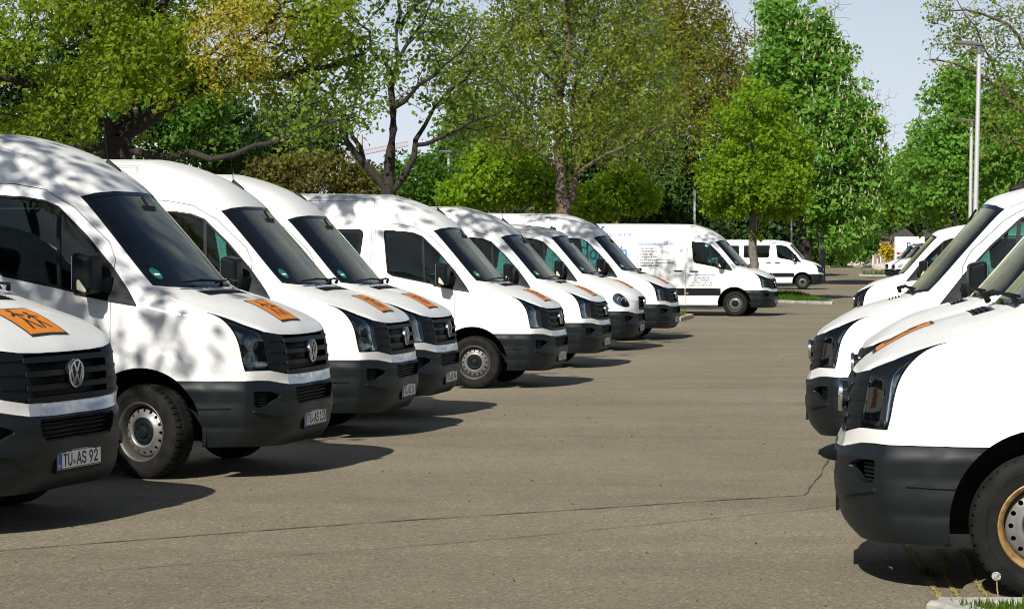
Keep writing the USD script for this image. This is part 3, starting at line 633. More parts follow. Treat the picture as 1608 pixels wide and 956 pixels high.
    # wheel housings and what lies under the van
    for x in (-.015, -3.665):
        for s in (1, -1):
            ring = (m3.Manifold.cylinder(.42, .50, .50, 48, True) - m3.Manifold.cylinder(.5, .475, .475, 48, True)).rotate((90, 0, 0))
            ring = ring + m3.Manifold.cylinder(.02, .49, .49, 32, True).rotate((90, 0, 0)).translate((0, .20, 0))
            ring = ring - box(-1, 1, -1, 1, -1, -.10)
            if s < 0: ring = mirror_y(ring)
            ring = ring.scale((1, -1, 1)) if False else ring
            put('wheel_housing', ring.rotate((0, 0, 180)).translate((x, s * .755, .362)), 'black_plastic')
    under = box(-4.7, .3, -.50, .50, .30, .50) + box(-4.75, -.5, -.90, .90, .42, .56) + box(.1, .80, -.68, .68, .34, 1.0) + box(-3.2, -.52, -.9, .9, .33, .5) + box(-.08, .08, -.8, .8, .28, .42) + box(-3.74, -3.58, -.8, .8, .28, .42)
    put('underbody', under, 'black_plastic', smooth=0)
    # inside
    lin = S(-.052, -.042)
    cuts = [prism(win_poly.buffer(-.0), 'y', -1.3, 1.3), prism(ws_poly.buffer(.01), 'x', -1.1, .6), box(.35, 1.5, -1.3, 1.3, -.2, 1.2), arches, box(-5.2, 2, -1.3, 1.3, -1, .55)]
    for w in rwin: cuts.append(prism(w.buffer(-.01), 'y', -1.3, 1.3))
    put('lining', lin - m3.Manifold.batch_boolean(cuts, m3.OpType.Add), 'lining_grey')
    dash = m3.Manifold.batch_hull([box(-.30, .06, -.78, .78, 1.02, 1.28), box(-.18, .04, -.72, .72, 1.28, 1.365)]) + rbox(-.30, -.05, .25, .68, 1.30, 1.44, .04, 8)
    dsh = put('dashboard', dash, 'seat_dark')
    put('papers', box(-.10, .02, -.42, -.16, 1.3665, 1.372), 'paper_white', dsh)
    tor = trimesh.creation.torus(.20, .016, 28, 8); tor.apply_transform(trimesh.transformations.rotation_matrix(math.radians(-58), (0, 1, 0))); tor.apply_translation((-.42, .46, 1.36))
    stw = put('steering_wheel', tor, 'black_plastic')
    put('spoke', tube([(-.42, .27, 1.36), (-.40, .46, 1.34), (-.42, .65, 1.36)], .018, 6), 'black_plastic', stw)
    seats = [(-1.12, .46), (-1.12, -.22), (-1.12, -.62)]
    if rear_windows: seats += [(-2.05, y) for y in (.5, 0, -.5)] + [(-2.95, y) for y in (.5, 0, -.5)] + [(-3.9, y) for y in (.5, -.5)]
    for x, y in seats:
        w = .23 if x > -1.5 else .22
        st = put('seat', rbox(x, x + .50, y - w, y + w, .78, .96, .05, 8), 'seat_dark')
        put('backrest', m3.Manifold.batch_hull([rbox(x - .06, x + .08, y - w, y + w, .92, 1.0, .035, 8), rbox(x - .17, x - .05, y - w + .03, y + w - .03, 1.48, 1.56, .04, 8)]), 'seat_dark', st)
        put('headrest', rbox(x - .19, x - .09, y - .13, y + .13, 1.60, 1.80, .045, 8), 'seat_dark', st)
        put('seat_base', box(x + .02, x + .42, y - w + .04, y + w - .04, .54, .80), 'black_plastic', st)
    mg = hullpts([((-.36, -.10, 1.98), .012), ((-.36, .12, 1.98), .012), ((-.37, -.10, 2.04), .012), ((-.37, .12, 2.04), .012)])
    rm = put('rear_mirror', mg, 'black_plastic')
    put('mirror_stalk', tube([(-.36, .0, 2.03), (-.42, 0, 2.12)], .012, 6), 'black_plastic', rm)
    # rear lamps
    for s in (1, -1):
        put('tail_lamp', S(-.004, .012) ^ prism(rnd([(s * .80, .95), (s * .96, .95), (s * .95, 1.35), (s * .80, 1.35)], .02), 'x', -5.1, -4.6), 'lamp_red')
    put('rear_bumper', (S(-.02, .03) ^ box(-5.2, -4.45, -1.3, 1.3, .2, .56)), 'bumper_plastic')
    return sk
def plate(path, text, seal=True):
    """a long white plate with its blue band and letters; children of the van's path"""
    p = mesh(path + '/number_plate', rbox(1.004, 1.010, -.26, .26, .357, .470, .0028, 6), 'plate_white', label='white number plate with dark letters')
    pp = str(p.GetPath())
    mesh(pp + '/blue_band', box(1.0098, 1.0112, -.258, -.215, .359, .468), 'plate_blue', smooth=0)
    mesh(pp + '/plate_rim', prism(Polygon([(-.257, .360), (.257, .360), (.257, .467), (-.257, .467)]).difference(Polygon([(-.252, .365), (.252, .365), (.252, .462), (-.252, .462)])), 'x', 1.0099, 1.0113), 'plate_ink', smooth=0)
    left, right = text
    def tx(t, y0, w, h=.072, zz=.377, mat='plate_ink', nm='lettering'):
        v, f = text_on(t, h, w, .0012); v = np.stack([1.0102 + v[:, 2], y0 + v[:, 0], zz + v[:, 1]], 1)
        mesh(pp + '/' + nm, (v, f), mat, smooth=0)
    tx(left, -.200, .105); tx(right, -.045, min(.285, .060 * (len(right.replace(' ', '')) + .3)))
    tx('D', -.247, .018, .018, .372, 'plate_white', 'lettering')
    if seal:
        for z, r, mt in ((.395, .015, 'seal_tan'),):
            mesh(pp + '/seal', prism(Point(0, 0).buffer(r), 'x', 1.0101, 1.0113).translate((0, -.070, z)), mt, smooth=0)
# ------------------------------------------------------------------ the ground
def at(px, py, d):
    """the point at distance d that stands at this place in the photograph"""
    return np.array([(px - 804) / FPX * d, d, EYE + (409.9 - py) / FPX * d])
G0 = PchipInterpolator([-30, 11, 16, 20, 25, 30, 35, 41, 47, 61, 80, 102, 135, 150, 175, 230, 400, 3000], [.03, .02, .012, .0, -.03, -.062, -.082, -.04, .015, .067, .13, .26, .36, .50, 1.10, 1.3, 2.0, 2.0])
KN = np.array([(-2.5, 16.6, .028), (-3.6, 13.2, .041), (-2, 20.4, .009), (-1.6, 23.2, -.029), (-.3, 29.1, -.06), (.6, 34.9, -.084), (2.5, 44.6, .01), (6.6, 60.9, .067), (2.72, 11.16, -.003), (3.54, 18.15, -.063)])
KD = KN[:, 2] - G0(KN[:, 1])
def ground(x, y):
    x, y = np.asarray(x, float), np.asarray(y, float)
    b = G0(np.clip(y, -30, 3000))
    w = np.exp(-((x[..., None] - KN[:, 0]) / 3.5) ** 2 - ((y[..., None] - KN[:, 1]) / 3.0) ** 2)
    return b + (w * KD).sum(-1) / (w.sum(-1) + .05)
gz = lambda x, y: float(ground(x, y))
def sheet(x, y, dz=0.0):
    X, Y = np.meshgrid(x, y); Z = ground(X, Y) + dz
    v = np.stack([X, Y, Z], -1).reshape(-1, 3); nx = len(x)
    i = (np.arange(len(y) - 1)[:, None] * nx + np.arange(nx - 1)[None]).ravel()
    return v, np.stack([i, i + 1, i + nx + 1, i + nx], 1)
def strip(pts, w, dz):
    """a flat band along points on the ground"""
    pts = np.asarray(pts, float); t = np.gradient(pts, axis=0); t /= np.linalg.norm(t, axis=1)[:, None]; n = np.stack([-t[:, 1], t[:, 0]], 1) * np.broadcast_to(np.asarray(w, float), (len(pts),))[:, None] / 2
    L, R = pts + n, pts - n; xy = np.vstack([L, R]); k = len(pts); i = np.arange(k - 1)
    return np.column_stack([xy, ground(xy[:, 0], xy[:, 1]) + dz]), np.stack([i + k, i + k + 1, i + 1, i], 1)
def dense(pts, step=.25, jit=0, seed=0):
    pts = np.asarray(pts, float); d = np.r_[0, np.cumsum(np.linalg.norm(np.diff(pts, axis=0), axis=1))]; s = np.linspace(0, d[-1], max(2, int(d[-1] / step)))
    o = np.stack([np.interp(s, d, pts[:, k]) for k in range(2)], 1)
    return o + np.random.default_rng(seed).normal(0, jit, o.shape) if jit else o
mat('asphalt', {'g': ('geometry', {}), 'n1': ('noise_texture', {'scale': .22, 'detail': 5.0, 'roughness': .55}), 'n2': ('noise_texture', {'scale': 2.2, 'detail': 8.0, 'roughness': .62}), 'v': ('voronoi_texture', {'scale': 58.0, 'randomness': 1.0}), 'vb': ('rgb_to_bw', {}), 'r5': ('rgb_ramp', {'ramp': [(.15, (.78, .78, .785)), (.5, (.98, .98, .98)), (.80, (1.12, 1.115, 1.10)), (.97, (1.75, 1.69, 1.58))]}), 'm4': ('mix_color', {'blend_type': 'multiply', 'fac': 1.0, 'use_clamp': False}), 'v2': ('noise_texture', {'scale': 75.0, 'detail': 5.0, 'roughness': .78}),
    'mp': ('mapping', {'scale': (.09, 1.2, 1.0), 'rotation': (0.0, 0.0, -1.38)}), 'n3': ('noise_texture', {'scale': .9, 'detail': 6.0, 'roughness': .6}),
    'r1': ('rgb_ramp', {'ramp': [(.30, (.166, .144, .101)), (.5, (.188, .164, .117)), (.70, (.212, .187, .137))]}), 'r2': ('rgb_ramp', {'ramp': [(.25, (.86, .855, .85)), (.5, (1.0, 1.0, 1.0)), (.75, (1.08, 1.075, 1.06))]}), 'r3': ('rgb_ramp', {'ramp': [(.30, (.62, .62, .63)), (.5, (1.0, 1.0, 1.0)), (.66, (1.55, 1.51, 1.42))]}), 'r4': ('rgb_ramp', {'ramp': [(.32, (.86, .855, .855)), (.52, (1.0, 1.0, 1.0)), (.7, (1.06, 1.06, 1.05))]}),
    'm1': ('mix_color', {'blend_type': 'multiply', 'fac': 1.0, 'use_clamp_result': False}), 'm2': ('mix_color', {'blend_type': 'multiply', 'fac': 1.0}), 'm3': ('mix_color', {'blend_type': 'multiply', 'fac': 1.0}),
    'b': ('bump', {'strength': .8, 'distance': .006}), 'p': ('principled_bsdf', {'roughness': .88, 'specular_ior_level': .25})},
    [('g.position', 'n1.vector'), ('g.position', 'n2.vector'), ('g.position', 'v.vector'), ('g.position', 'v2.vector'), ('g.position', 'mp.vector'), ('mp.vector', 'n3.vector'), ('n1.fac', 'r1.fac'), ('n2.fac', 'r2.fac'), ('v2.fac', 'r3.fac'), ('n3.fac', 'r4.fac'),
     ('r1.color', 'm1.a'), ('r2.color', 'm1.b'), ('m1.result', 'm2.a'), ('r3.color', 'm2.b'), ('m2.result', 'm3.a'), ('r4.color', 'm3.b'), ('v.color', 'vb.color'), ('vb.val', 'r5.fac'), ('m3.result', 'm4.a'), ('r5.color', 'm4.b'), ('m4.result', 'p.base_color'), ('v2.fac', 'b.height'), ('b.normal', 'p.normal')])
varied('asphalt_old', (.142, .124, .093), (.182, .160, .122), 3.0, .9, bump=.004, detail=9)
varied('tar', (.040, .035, .027), (.085, .075, .058), 30.0, .6)
varied('meadow', (.045, .075, .018), (.085, .12, .03), 2.5, .95, detail=8)
varied('soil', (.05, .04, .028), (.10, .08, .055), 8.0, .95, bump=.01, detail=8)
varied('kerbstone', (.26, .255, .235), (.42, .41, .38), 9.0, .85, bump=.004, detail=9)
varied('kerb_tan', (.30, .22, .13), (.45, .36, .24), 9.0, .85, bump=.004, detail=9)
varied('moss', (.24, .18, .05), (.36, .30, .12), 40.0, .95, bump=.01)
varied('gravel_path', (.28, .23, .18), (.38, .32, .26), 2.0, .95)
varied('hill_woods', (.010, .022, .012), (.035, .055, .022), .06, .95, detail=8)
ys = np.unique(np.r_[np.arange(-30, 70, 1.0), np.arange(70, 240, 3.0), np.arange(240, 800, 40), [1000, 2000, 3500]])
xs = np.unique(np.r_[np.arange(-12, 12, 1.0), np.arange(12, 60, 4), np.arange(60, 200, 20), -np.arange(12, 60, 4), -np.arange(60, 200, 20), [-3000, -1500, -700, -400, 200, 400, 700, 1500, 3000]])
mesh('/World/terrain', sheet(xs, ys, -.012), 'meadow', smooth=180, kind='structure')
mesh('/World/car_park', sheet(np.unique(np.r_[np.arange(-12, 12, .8), np.arange(12, 66, 3), [66]]), np.unique(np.r_[np.arange(-20, 70, .8), np.arange(70, 171, 2.5)]), 0.0), 'asphalt', smooth=180, kind='structure')
# the tar joint that crosses the aisle and turns away along the parking bays
J1 = dense([(-6.5, 9.4), (-2.84, 11.75), (-1.2, 12.85), (.4, 13.82), (2.05, 14.89)], .12, .005, 3)
J2 = dense([(2.05, 14.89), (2.42, 16.6), (3.0, 19.6), (4.6, 26), (7.5, 38)], .3, .006, 4)
prim_data(mesh('/World/asphalt_joint', strip(J1, np.random.default_rng(1).uniform(.006, .026, len(J1)), .004), 'tar', smooth=0, kind='structure'))
prim_data(mesh('/World/asphalt_joint', strip(J2, np.random.default_rng(2).uniform(.004, .020, len(J2)), .004), 'tar', smooth=0, kind='structure'))
J3 = dense([(-2.2, 10.95), (0, 12.4), (1.86, 13.9), (2.3, 14.4)], .15, .004, 5)
prim_data(mesh('/World/asphalt_joint', strip(J3, np.random.default_rng(3).uniform(.002, .011, len(J3)), .004), 'tar', smooth=0, kind='structure'))
mesh('/World/parking_bay', strip(dense([(-8.2, 13.4), (-6.6, 20), (-4.4, 30), (-1.4, 44)], .5), 4.4, .004), 'asphalt_old', smooth=180, kind='structure')
# grass blades: one mesh of small bent triangles
for nm_, c_, tr_ in (('grass_green', (.085, .17, .022), (.12, .24, .02)), ('grass_dry', (.30, .25, .085), (.3, .26, .08)), ('grass_dark', (.04, .10, .015), (.06, .14, .015))):
    mat(nm_, {'g': ('geometry', {}), 'r': ('rgb_ramp', {'ramp': [(0, tuple(.7 * k for k in c_)), (1, tuple(1.3 * k for k in c_))]}), 'd': ('diffuse_bsdf', {}), 't': ('translucent_bsdf', {'color': tr_}), 'm': ('mix_closure', {'fac': .3})}, [('g.random_per_island', 'r.fac'), ('r.color', 'd.color'), ('d.BSDF', 'm.closure1'), ('t.BSDF', 'm.closure2')], 'm.closure')
def blades(xy, h, w, seed, lean=.5, z0=None):
    r = np.random.default_rng(seed); n = len(xy); a = r.uniform(0, 2 * np.pi, n); hh = h * r.uniform(.45, 1.25, n); ww = w * r.uniform(.6, 1.3, n)
    z = ground(xy[:, 0], xy[:, 1]) if z0 is None else z0
    b = np.column_stack([xy, z]); s = np.stack([np.cos(a), np.sin(a), 0 * a], 1) * ww[:, None] / 2; l = np.stack([-np.sin(a), np.cos(a), 0 * a], 1) * (hh * lean * r.uniform(0, 1, n))[:, None]; up = np.array([0, 0, 1.0])
    mid = b + up * (hh * .6)[:, None] + l * .35; tip = b + up * hh[:, None] + l
    v = np.stack([b - s, b + s, mid + s * .7, mid - s * .7, tip], 1).reshape(-1, 3); i = np.arange(n)[:, None] * 5
    return v, np.vstack([i + [0, 1, 2], i + [0, 2, 3], i + [3, 2, 4]])
def kerb_stones(path, pts, length, w, h, matn, base=0.0, seed=0):
    """single kerb stones laid along a line, each a part"""
    pts = np.asarray(pts, float); d = np.r_[0, np.cumsum(np.linalg.norm(np.diff(pts, axis=0), axis=1))]; n = max(1, int(round(d[-1] / length))); r = np.random.default_rng(seed)
    for i in range(n):
        a, b = [np.array([np.interp(s, d, pts[:, k]) for k in range(2)]) for s in (d[-1] * i / n + .006, d[-1] * (i + 1) / n - .006)]
        L = np.linalg.norm(b - a); c = (a + b) / 2; ang = math.degrees(math.atan2(*(b - a)[::-1])); z = gz(*c) + base + r.uniform(-.006, .006)
        st = m3.Manifold.batch_hull([box(-L / 2, L / 2, -w / 2, w / 2, -.1, h - .018), box(-L / 2 + .012, L / 2 - .012, -w / 2 + .014, w / 2 - .014, -.1, h)]).rotate((r.uniform(-.6, .6), r.uniform(-.6, .6), ang)).translate((*map(float, c), z))
        mesh(path + '/kerb_stone', st, matn, smooth=0)
def island(name, poly, label, group=None, h=.10, stone=1.0, matn='kerbstone', green=1500, gmat='grass_green', gh=.12, seed=0, dry=0, soil='soil'):
    """a planted island: soil, kerb stones round it, grass"""
    x = xform('/World/' + name); p = str(x.GetPath()); prim_data(x, label, 'planting island', group)
    pg = Polygon(poly); ring = np.array(pg.exterior.coords); kerb_stones(p, ring, stone, .12, h, matn, seed=seed)
    inn = pg.buffer(-.05); tri = [t for t in map(Polygon, [])]
    e = cs(inn).extrude(.3); zc = gz(*pg.centroid.coords[0]); v, f = arr(e); v[:, 2] += ground(v[:, 0], v[:, 1]) - .3 + h - .03
    mesh(p + '/soil', (v, f), soil, smooth=0)
    r = np.random.default_rng(seed + 5); bx = inn.bounds
    for n, mt, hh in ((green, gmat, gh), (dry, 'grass_dry', gh * .6)):
        if not n: continue
        q = np.column_stack([r.uniform(bx[0], bx[2], n * 2), r.uniform(bx[1], bx[3], n * 2)])
        keep = shapely.contains_xy(inn, q[:, 0], q[:, 1]); q = q[keep][:n]
        clump = meshkit.noise(np.column_stack([q * 1.3, np.zeros(len(q))]), 3) > .32
        q = q[clump]
        mesh(p + '/grass', blades(q, hh, hh * .11 + .004, seed + 9, z0=ground(q[:, 0], q[:, 1]) + h - .035), mt, smooth=0, kind='stuff')
    return p
# ------------------------------------------------------------------ the vans where they stand
van_kind('high_minibus', True, True)
van_kind('high_panel_van', True, False, sign=False)
van_kind('low_minibus', False, True)
van_kind('low_round_van', False, True, star=True, moulding=False)
van_kind('low_plain_van', False, True, sign=False)
van_kind('low_rusty_van', False, True, rim='rusty_steel')
LEFT = 'white vans parked side by side in the left row'; RIGHT = 'white vans parked along the right edge'
def van(kind, x, y, a, label, text=None, group=None, z=None, steer=0.0, seal=True):
    o = xform('/World/van', (x, y, gz(x, y) if z is None else z), a); o.GetPrim().GetReferences().AddInternalReference('/World/' + kind); p = str(o.GetPath())
    prim_data(o, label, 'van', group)
    if text: plate(p, text, seal)
    else: o.GetPrim().SetInstanceable(True)
    if steer:
        for n in ('wheel', 'wheel_001'):
            w = UsdGeom.Xform(stage.OverridePrim(p + '/' + n)); op = [q for q in w.GetOrderedXformOps() if 'rotateZ' in q.GetOpName()][0]; op.Set(op.Get() + steer)
    return p
van('high_minibus', -3.585, 13.206, -.318, 'white high-roof van cut off by the left edge, nearest the camera, plate ending 92', ('TÜ', 'AS 92'), LEFT)
van('high_minibus', -2.5, 16.632, -.228, 'white high-roof van dappled by leaf shade, front wheel turned, plate ending 135', ('TÜ', 'AS 135'), LEFT, steer=-19)
van('high_minibus', -1.973, 20.403, -.185, 'white high-roof van third from the left, plate ending 26, front wheels hidden', ('TÜ', 'AS 26'), LEFT)
van('high_minibus', -1.645, 23.229, -.201, 'white high-roof van fourth from the left, tucked close behind the third, plate ending 94', ('TÜ', 'AS 94'), LEFT)
van('high_minibus', -.297, 29.134, -.219, 'white high-roof van whose whole front wheel and passenger door show, beside the gap', ('TÜ', 'AS 20'), LEFT)
van('high_minibus', .576, 34.915, -.223, 'white high-roof van just left of the low-roofed van with almond headlights', ('TÜ', 'AS 28'), LEFT)
van('low_round_van', 1.486, 40.525, -.211, 'low-roofed white van with clear almond headlights and a star on its small grille', ('TÜ', 'AS 52'), LEFT)
van('high_minibus', 2.466, 44.554, -.245, 'white high-roof van last of the close row, in front of the van with blue lettering', ('TÜ', 'AS 98'), LEFT)
vp = van('high_panel_van', 6.576, 60.927, -.292, 'white windowless panel van with blue and grey lettering on its side', ('TÜ', 'HD 21'))
van('low_minibus', 14.02, 102.36, -.156, 'small distant white minibus with dark side windows behind the slim tree trunk')
van('low_rusty_van', 2.721, 11.161, 2.98, 'nearest white van in the right corner, its rusty front wheel showing', None, RIGHT)
van('low_plain_van', 3.36, 14.75, 2.965, 'white van almost hidden behind the nearest right-hand van, only bonnet showing', None, RIGHT)
van('low_plain_van', 3.537, 18.153, 2.969, 'white van with black mirror in the middle of the right row, second to show fully', None, RIGHT)
van('low_minibus', 7.485, 40.32, 2.889, 'white van farther down the right side, standing alone behind the near three', None, RIGHT)
van('low_round_van', 25.32, 138.0, 3.22, 'tiny far white van, left one of the pair before the white board', None, 'two far white vans before the board')
van('low_round_van', 25.12, 134.5, 3.22, 'tiny far white van, right one of the pair before the white board', None, 'two far white vans before the board')
# lettering on the panel van's side
SK9 = get_skin(True, 0)
def sign_text(t, x, z, h, m, width=None, nm='lettering'):
    v, f = text_on(t, h, width, .002)
    v = np.stack([x + v[:, 0], v[:, 2], z + v[:, 1]], 1)      # runs towards the front as one reads it from the right
    o, f = drape(SK9, (v, f), -1, .005); mesh(vp + '/' + nm, (o, f), m, smooth=0)
sign_text('Dienstleistungen rund ums Haus', -2.82, 2.02, .070, 'text_blue', 1.06)
for i, t in enumerate(['Renovierungen', 'Entrümpelungen', 'Entsorgungen', 'Transporte & Mehr', 'Alle Reinigungsarbeiten im Haus', 'Entrümpelungen / Haushaltsauflösung', 'Hausmeisterservice']):
    sign_text('•', -2.83, 1.905 - .082 * i, .055, 'text_grey'); sign_text(t, -2.75, 1.905 - .082 * i, .052, 'text_grey', .030 * len(t) * (.92 if len(t) > 25 else 1))
for i, (t, m, w) in enumerate([('Dorsch Service rund ums Haus', 'text_blue', .78), ('In Rosenberg 28', 'text_grey', .42), ('72116 Mössingen', 'text_grey', .44), ('Tel. 07473 278 11 26', 'text_grey', .60), ('Mobil 0157 852 40 608', 'text_grey', .62)]):
    sign_text(t, -.98 - w / 2 + .03, 1.145 - .072 * i, .046, m, w)
sign_text('www.dorsch-work.de', -4.18, 2.285, .105, 'text_blue', 1.14)
sign_text('Dorsch', -4.55, 1.62, .36, 'text_blue', 1.42)
sign_text('Service', -4.50, 1.36, .13, 'text_grey', .62)
sw = Polygon([(-4.05, 2.40), (-3.95, 2.40), (-3.83, 2.58), (-3.93, 2.585)])
mesh(vp + '/lettering', SK9.solid(.001, .004) ^ prism(sw, 'y', -1.3, -.3), 'text_blue')
sw = Polygon([(-4.12, 2.45), (-4.06, 2.40), (-4.00, 2.47), (-4.10, 2.58)])
mesh(vp + '/lettering', SK9.solid(.001, .004) ^ prism(sw, 'y', -1.3, -.3), 'text_pale')
# ------------------------------------------------------------------ trees
def leaf_mat(name, dark, light, trans, fac=.35, rough=.55):
    mat(name, {'g': ('geometry', {}), 'n': ('noise_texture', {'scale': .9, 'detail': 3.0}), 'a': ('math', {'math_type': 'multiply_add', 'value2': .55}), 's': ('math', {'math_type': 'multiply', 'value2': .5}), 'r': ('rgb_ramp', {'ramp': [(.15, dark), (.8, light)]}), 'p': ('principled_bsdf', {'roughness': rough, 'specular_ior_level': .22}), 't': ('translucent_bsdf', {'color': trans}), 'm': ('mix_closure', {'fac': fac})},
        [('g.position', 'n.vector'), ('n.fac', 's.value1'), ('g.random_per_island', 'a.value1'), ('s.value', 'a.value3'), ('a.value', 'r.fac'), ('r.color', 'p.base_color'), ('p.BSDF', 'm.closure1'), ('t.BSDF', 'm.closure2')], 'm.closure')
leaf_mat('leaf_bright', (.075, .130, .008), (.37, .49, .024), (.47, .57, .03), .42)
leaf_mat('leaf_yellow', (.34, .30, .030), (.58, .48, .06), (.6, .5, .06), .35)
leaf_mat('leaf_sparse', (0.085, 0.150, 0.016), (0.260, 0.364, 0.034), (0.208, 0.312, 0.039), .35)
leaf_mat('leaf_olive', (0.130, 0.166, 0.013), (0.325, 0.384, 0.034), (0.390, 0.468, 0.039), .38)
leaf_mat('leaf_rust', (.13, .105, .014), (.27, .21, .032), (.3, .24, .04), .33)
leaf_mat('leaf_birch', (0.058, 0.124, 0.021), (0.182, 0.280, 0.039), (0.234, 0.364, 0.039), .33)
leaf_mat('leaf_maple', (.092, .185, .008), (.36, .53, .018), (.44, .60, .03), .42)
leaf_mat('leaf_chestnut', (0.091, 0.215, 0.029), (0.273, 0.481, 0.078), (0.364, 0.598, 0.078), .38)
leaf_mat('leaf_dark', (.022, .055, .012), (.070, .130, .020), (.09, .17, .02), .28)
leaf_mat('leaf_mid', (.040, .105, .012), (.17, .33, .030), (.20, .38, .03), .36)
leaf_mat('leaf_hedge', (.075, .078, .014), (.20, .18, .030), (.22, .2, .03), .28)
leaf_mat('leaf_gold', (.40, .30, .02), (.55, .45, .03), (.4, .3, .03), .2)
leaf_mat('candle', (.36, .35, .20), (.52, .49, .33), (.4, .38, .25), .2)
leaf_mat('leaf_far', (.022, .045, .022), (.045, .075, .030), (.03, .06, .02), .2)
varied('bark_dark', (.011, .009, .007), (.034, .028, .021), 14.0, .9, bump=.02, detail=8)
varied('bark_brown', (.055, .040, .028), (.15, .115, .080), 12.0, .9, bump=.02, detail=8)
varied('bark_grey', (.08, .07, .055), (.20, .175, .14), 12.0, .9, bump=.015, detail=8)
def leaves(c, rc, n, size, seed, shape=1.0, flat=.8, hang=0.0, folded=True):
    """n leaves round every centre; a leaf is a bent rhombus of four vertices"""
    r = np.random.default_rng(seed); N = len(c); rc = np.broadcast_to(rc, (N,))
    p = np.repeat(c, n, 0); R = np.repeat(rc, n)
    o = r.normal(0, 1, (N * n, 3)); o /= np.linalg.norm(o, axis=1)[:, None]; o *= (r.uniform(.05, 1, (N * n, 1)) ** .5) * R[:, None]; o[:, 2] *= flat
    if hang: o[:, 2] = -np.abs(o[:, 2]) * hang; o[:, :2] *= .55
    p = p + o; keep = r.uniform(0, 1, len(p)) < .93; p, o = p[keep], o[keep]; k = len(p)
    nrm = r.normal(0, .55, (k, 3)) + o / np.maximum(np.linalg.norm(o, axis=1)[:, None], 1e-6) * .5 + [0, 0, .55]; nrm /= np.linalg.norm(nrm, axis=1)[:, None]
    t = np.cross(nrm, r.normal(0, 1, (k, 3))); t /= np.maximum(np.linalg.norm(t, axis=1)[:, None], 1e-6); t[:, 2] -= .35; t /= np.linalg.norm(t, axis=1)[:, None]
    b = np.cross(nrm, t); b /= np.maximum(np.linalg.norm(b, axis=1)[:, None], 1e-6)
    s = size * r.uniform(.4, 1.5, (k, 1)); w = s * .36 * shape
    v = np.stack([p - t * s * .5, p + b * w + nrm * s * .10, p + t * s * .5 - nrm * s * .06, p - b * w + nrm * s * .10], 1).reshape(-1, 3); i = np.arange(k)[:, None] * 4
    return v, np.vstack([i + [0, 1, 2], i + [0, 2, 3]])
def fill(ells, n, seed, shell=.45):
    """points in a union of ellipsoids (centre, radii), n per weight"""
    r = np.random.default_rng(seed); out = []
    vol = np.array([np.prod(e[1]) ** (2 / 3) for e in ells]); cnt = np.maximum(1, (n * vol / vol.sum()).astype(int))
    for (c, rad), k in zip(ells, cnt):
        d = r.normal(0, 1, (k, 3)); d /= np.linalg.norm(d, axis=1)[:, None]; q = r.uniform(shell ** 3, 1, (k, 1)) ** (1 / 3); q = q * (.68 + .62 * meshkit.noise(d * 2.1 + seed * 1.7 + np.array(c) * .37, seed)[:, None])
        out.append(np.array(c) + d * q * np.array(rad) * (1 + .10 * r.normal(0, 1, (k, 1))))
    return np.vstack(out)
def skeleton(limbs, tips, seed, rtip=.007, climb=.7, power=2.35, wob=.10):
    """limbs: (points, radii). Joins every tip to the nearest branch; returns the tubes"""
    r = np.random.default_rng(seed)
    P, par, minr = [], [], []
    lines = []
    for pts, rad in limbs:
        pts = np.asarray(pts, float); d = np.r_[0, np.cumsum(np.linalg.norm(np.diff(pts, axis=0), axis=1))]; k = max(3, int(d[-1] / .45))
        s = np.linspace(0, d[-1], k + 1); q = PchipInterpolator(d, pts)(s) if len(pts) > 2 else np.stack([np.interp(s, d, pts[:, i]) for i in range(3)], 1)
        q[1:-1] += r.normal(0, wob * .35, q[1:-1].shape); rr = np.interp(s, d, np.linspace(rad[0], rad[1], len(pts)) if len(rad) == 2 else rad)
        start = len(P)
        if start:
            A = np.array(P); j = int(np.argmin(((A - q[0]) ** 2).sum(1)))
        else: j = -1
        ids = []
        for i in range(len(q)):
            P.append(q[i]); par.append(j if i == 0 else len(P) - 2); minr.append(rr[i]); ids.append(len(P) - 1)
        lines.append(([j] if j >= 0 and np.linalg.norm(A[j] - q[0]) > .02 else []) + ids)
    base = np.array(P[0])
    if len(tips):
        A0 = np.array(P); dist = cKDTree(A0).query(tips)[0]
        buf = np.empty((len(P) + 3 * len(tips) + 8, 3)); buf[:len(P)] = A0
        for t in tips[np.argsort(dist)]:
            A = buf[:len(P)]
            dv = t - A; dd = np.linalg.norm(dv, axis=1); cost = dd * (1 + climb * np.clip(-dv[:, 2] / np.maximum(dd, 1e-6), 0, 1)); j = int(np.argmin(cost))
            a = A[j]; L = dd[j]
            if L < .05: continue
            k = 2 if L < .8 else 3
            ids = [j]
            sag = np.array([0, 0, .12 * L])
            for i in range(1, k + 1):
                u = i / k; q = a + (t - a) * u + sag * 4 * u * (1 - u) * r.uniform(.2, 1) + (r.normal(0, wob * L * .35, 3) if i < k else 0)
                buf[len(P)] = q; P.append(q); par.append(ids[-1]); minr.append(rtip); ids.append(len(P) - 1)
            lines.append(ids)
    n = len(P); rad = np.zeros(n)
    area = np.zeros(n)
    for i in range(n - 1, -1, -1):
        rad[i] = max(area[i] ** (1 / power) if area[i] > 0 else rtip, rtip, minr[i] if minr[i] > rtip else 0)
        if par[i] >= 0: area[par[i]] += min(rad[i], .5) ** power if minr[i] <= rtip else 0
    P = np.array(P); return P, rad, lines, np.array(minr)
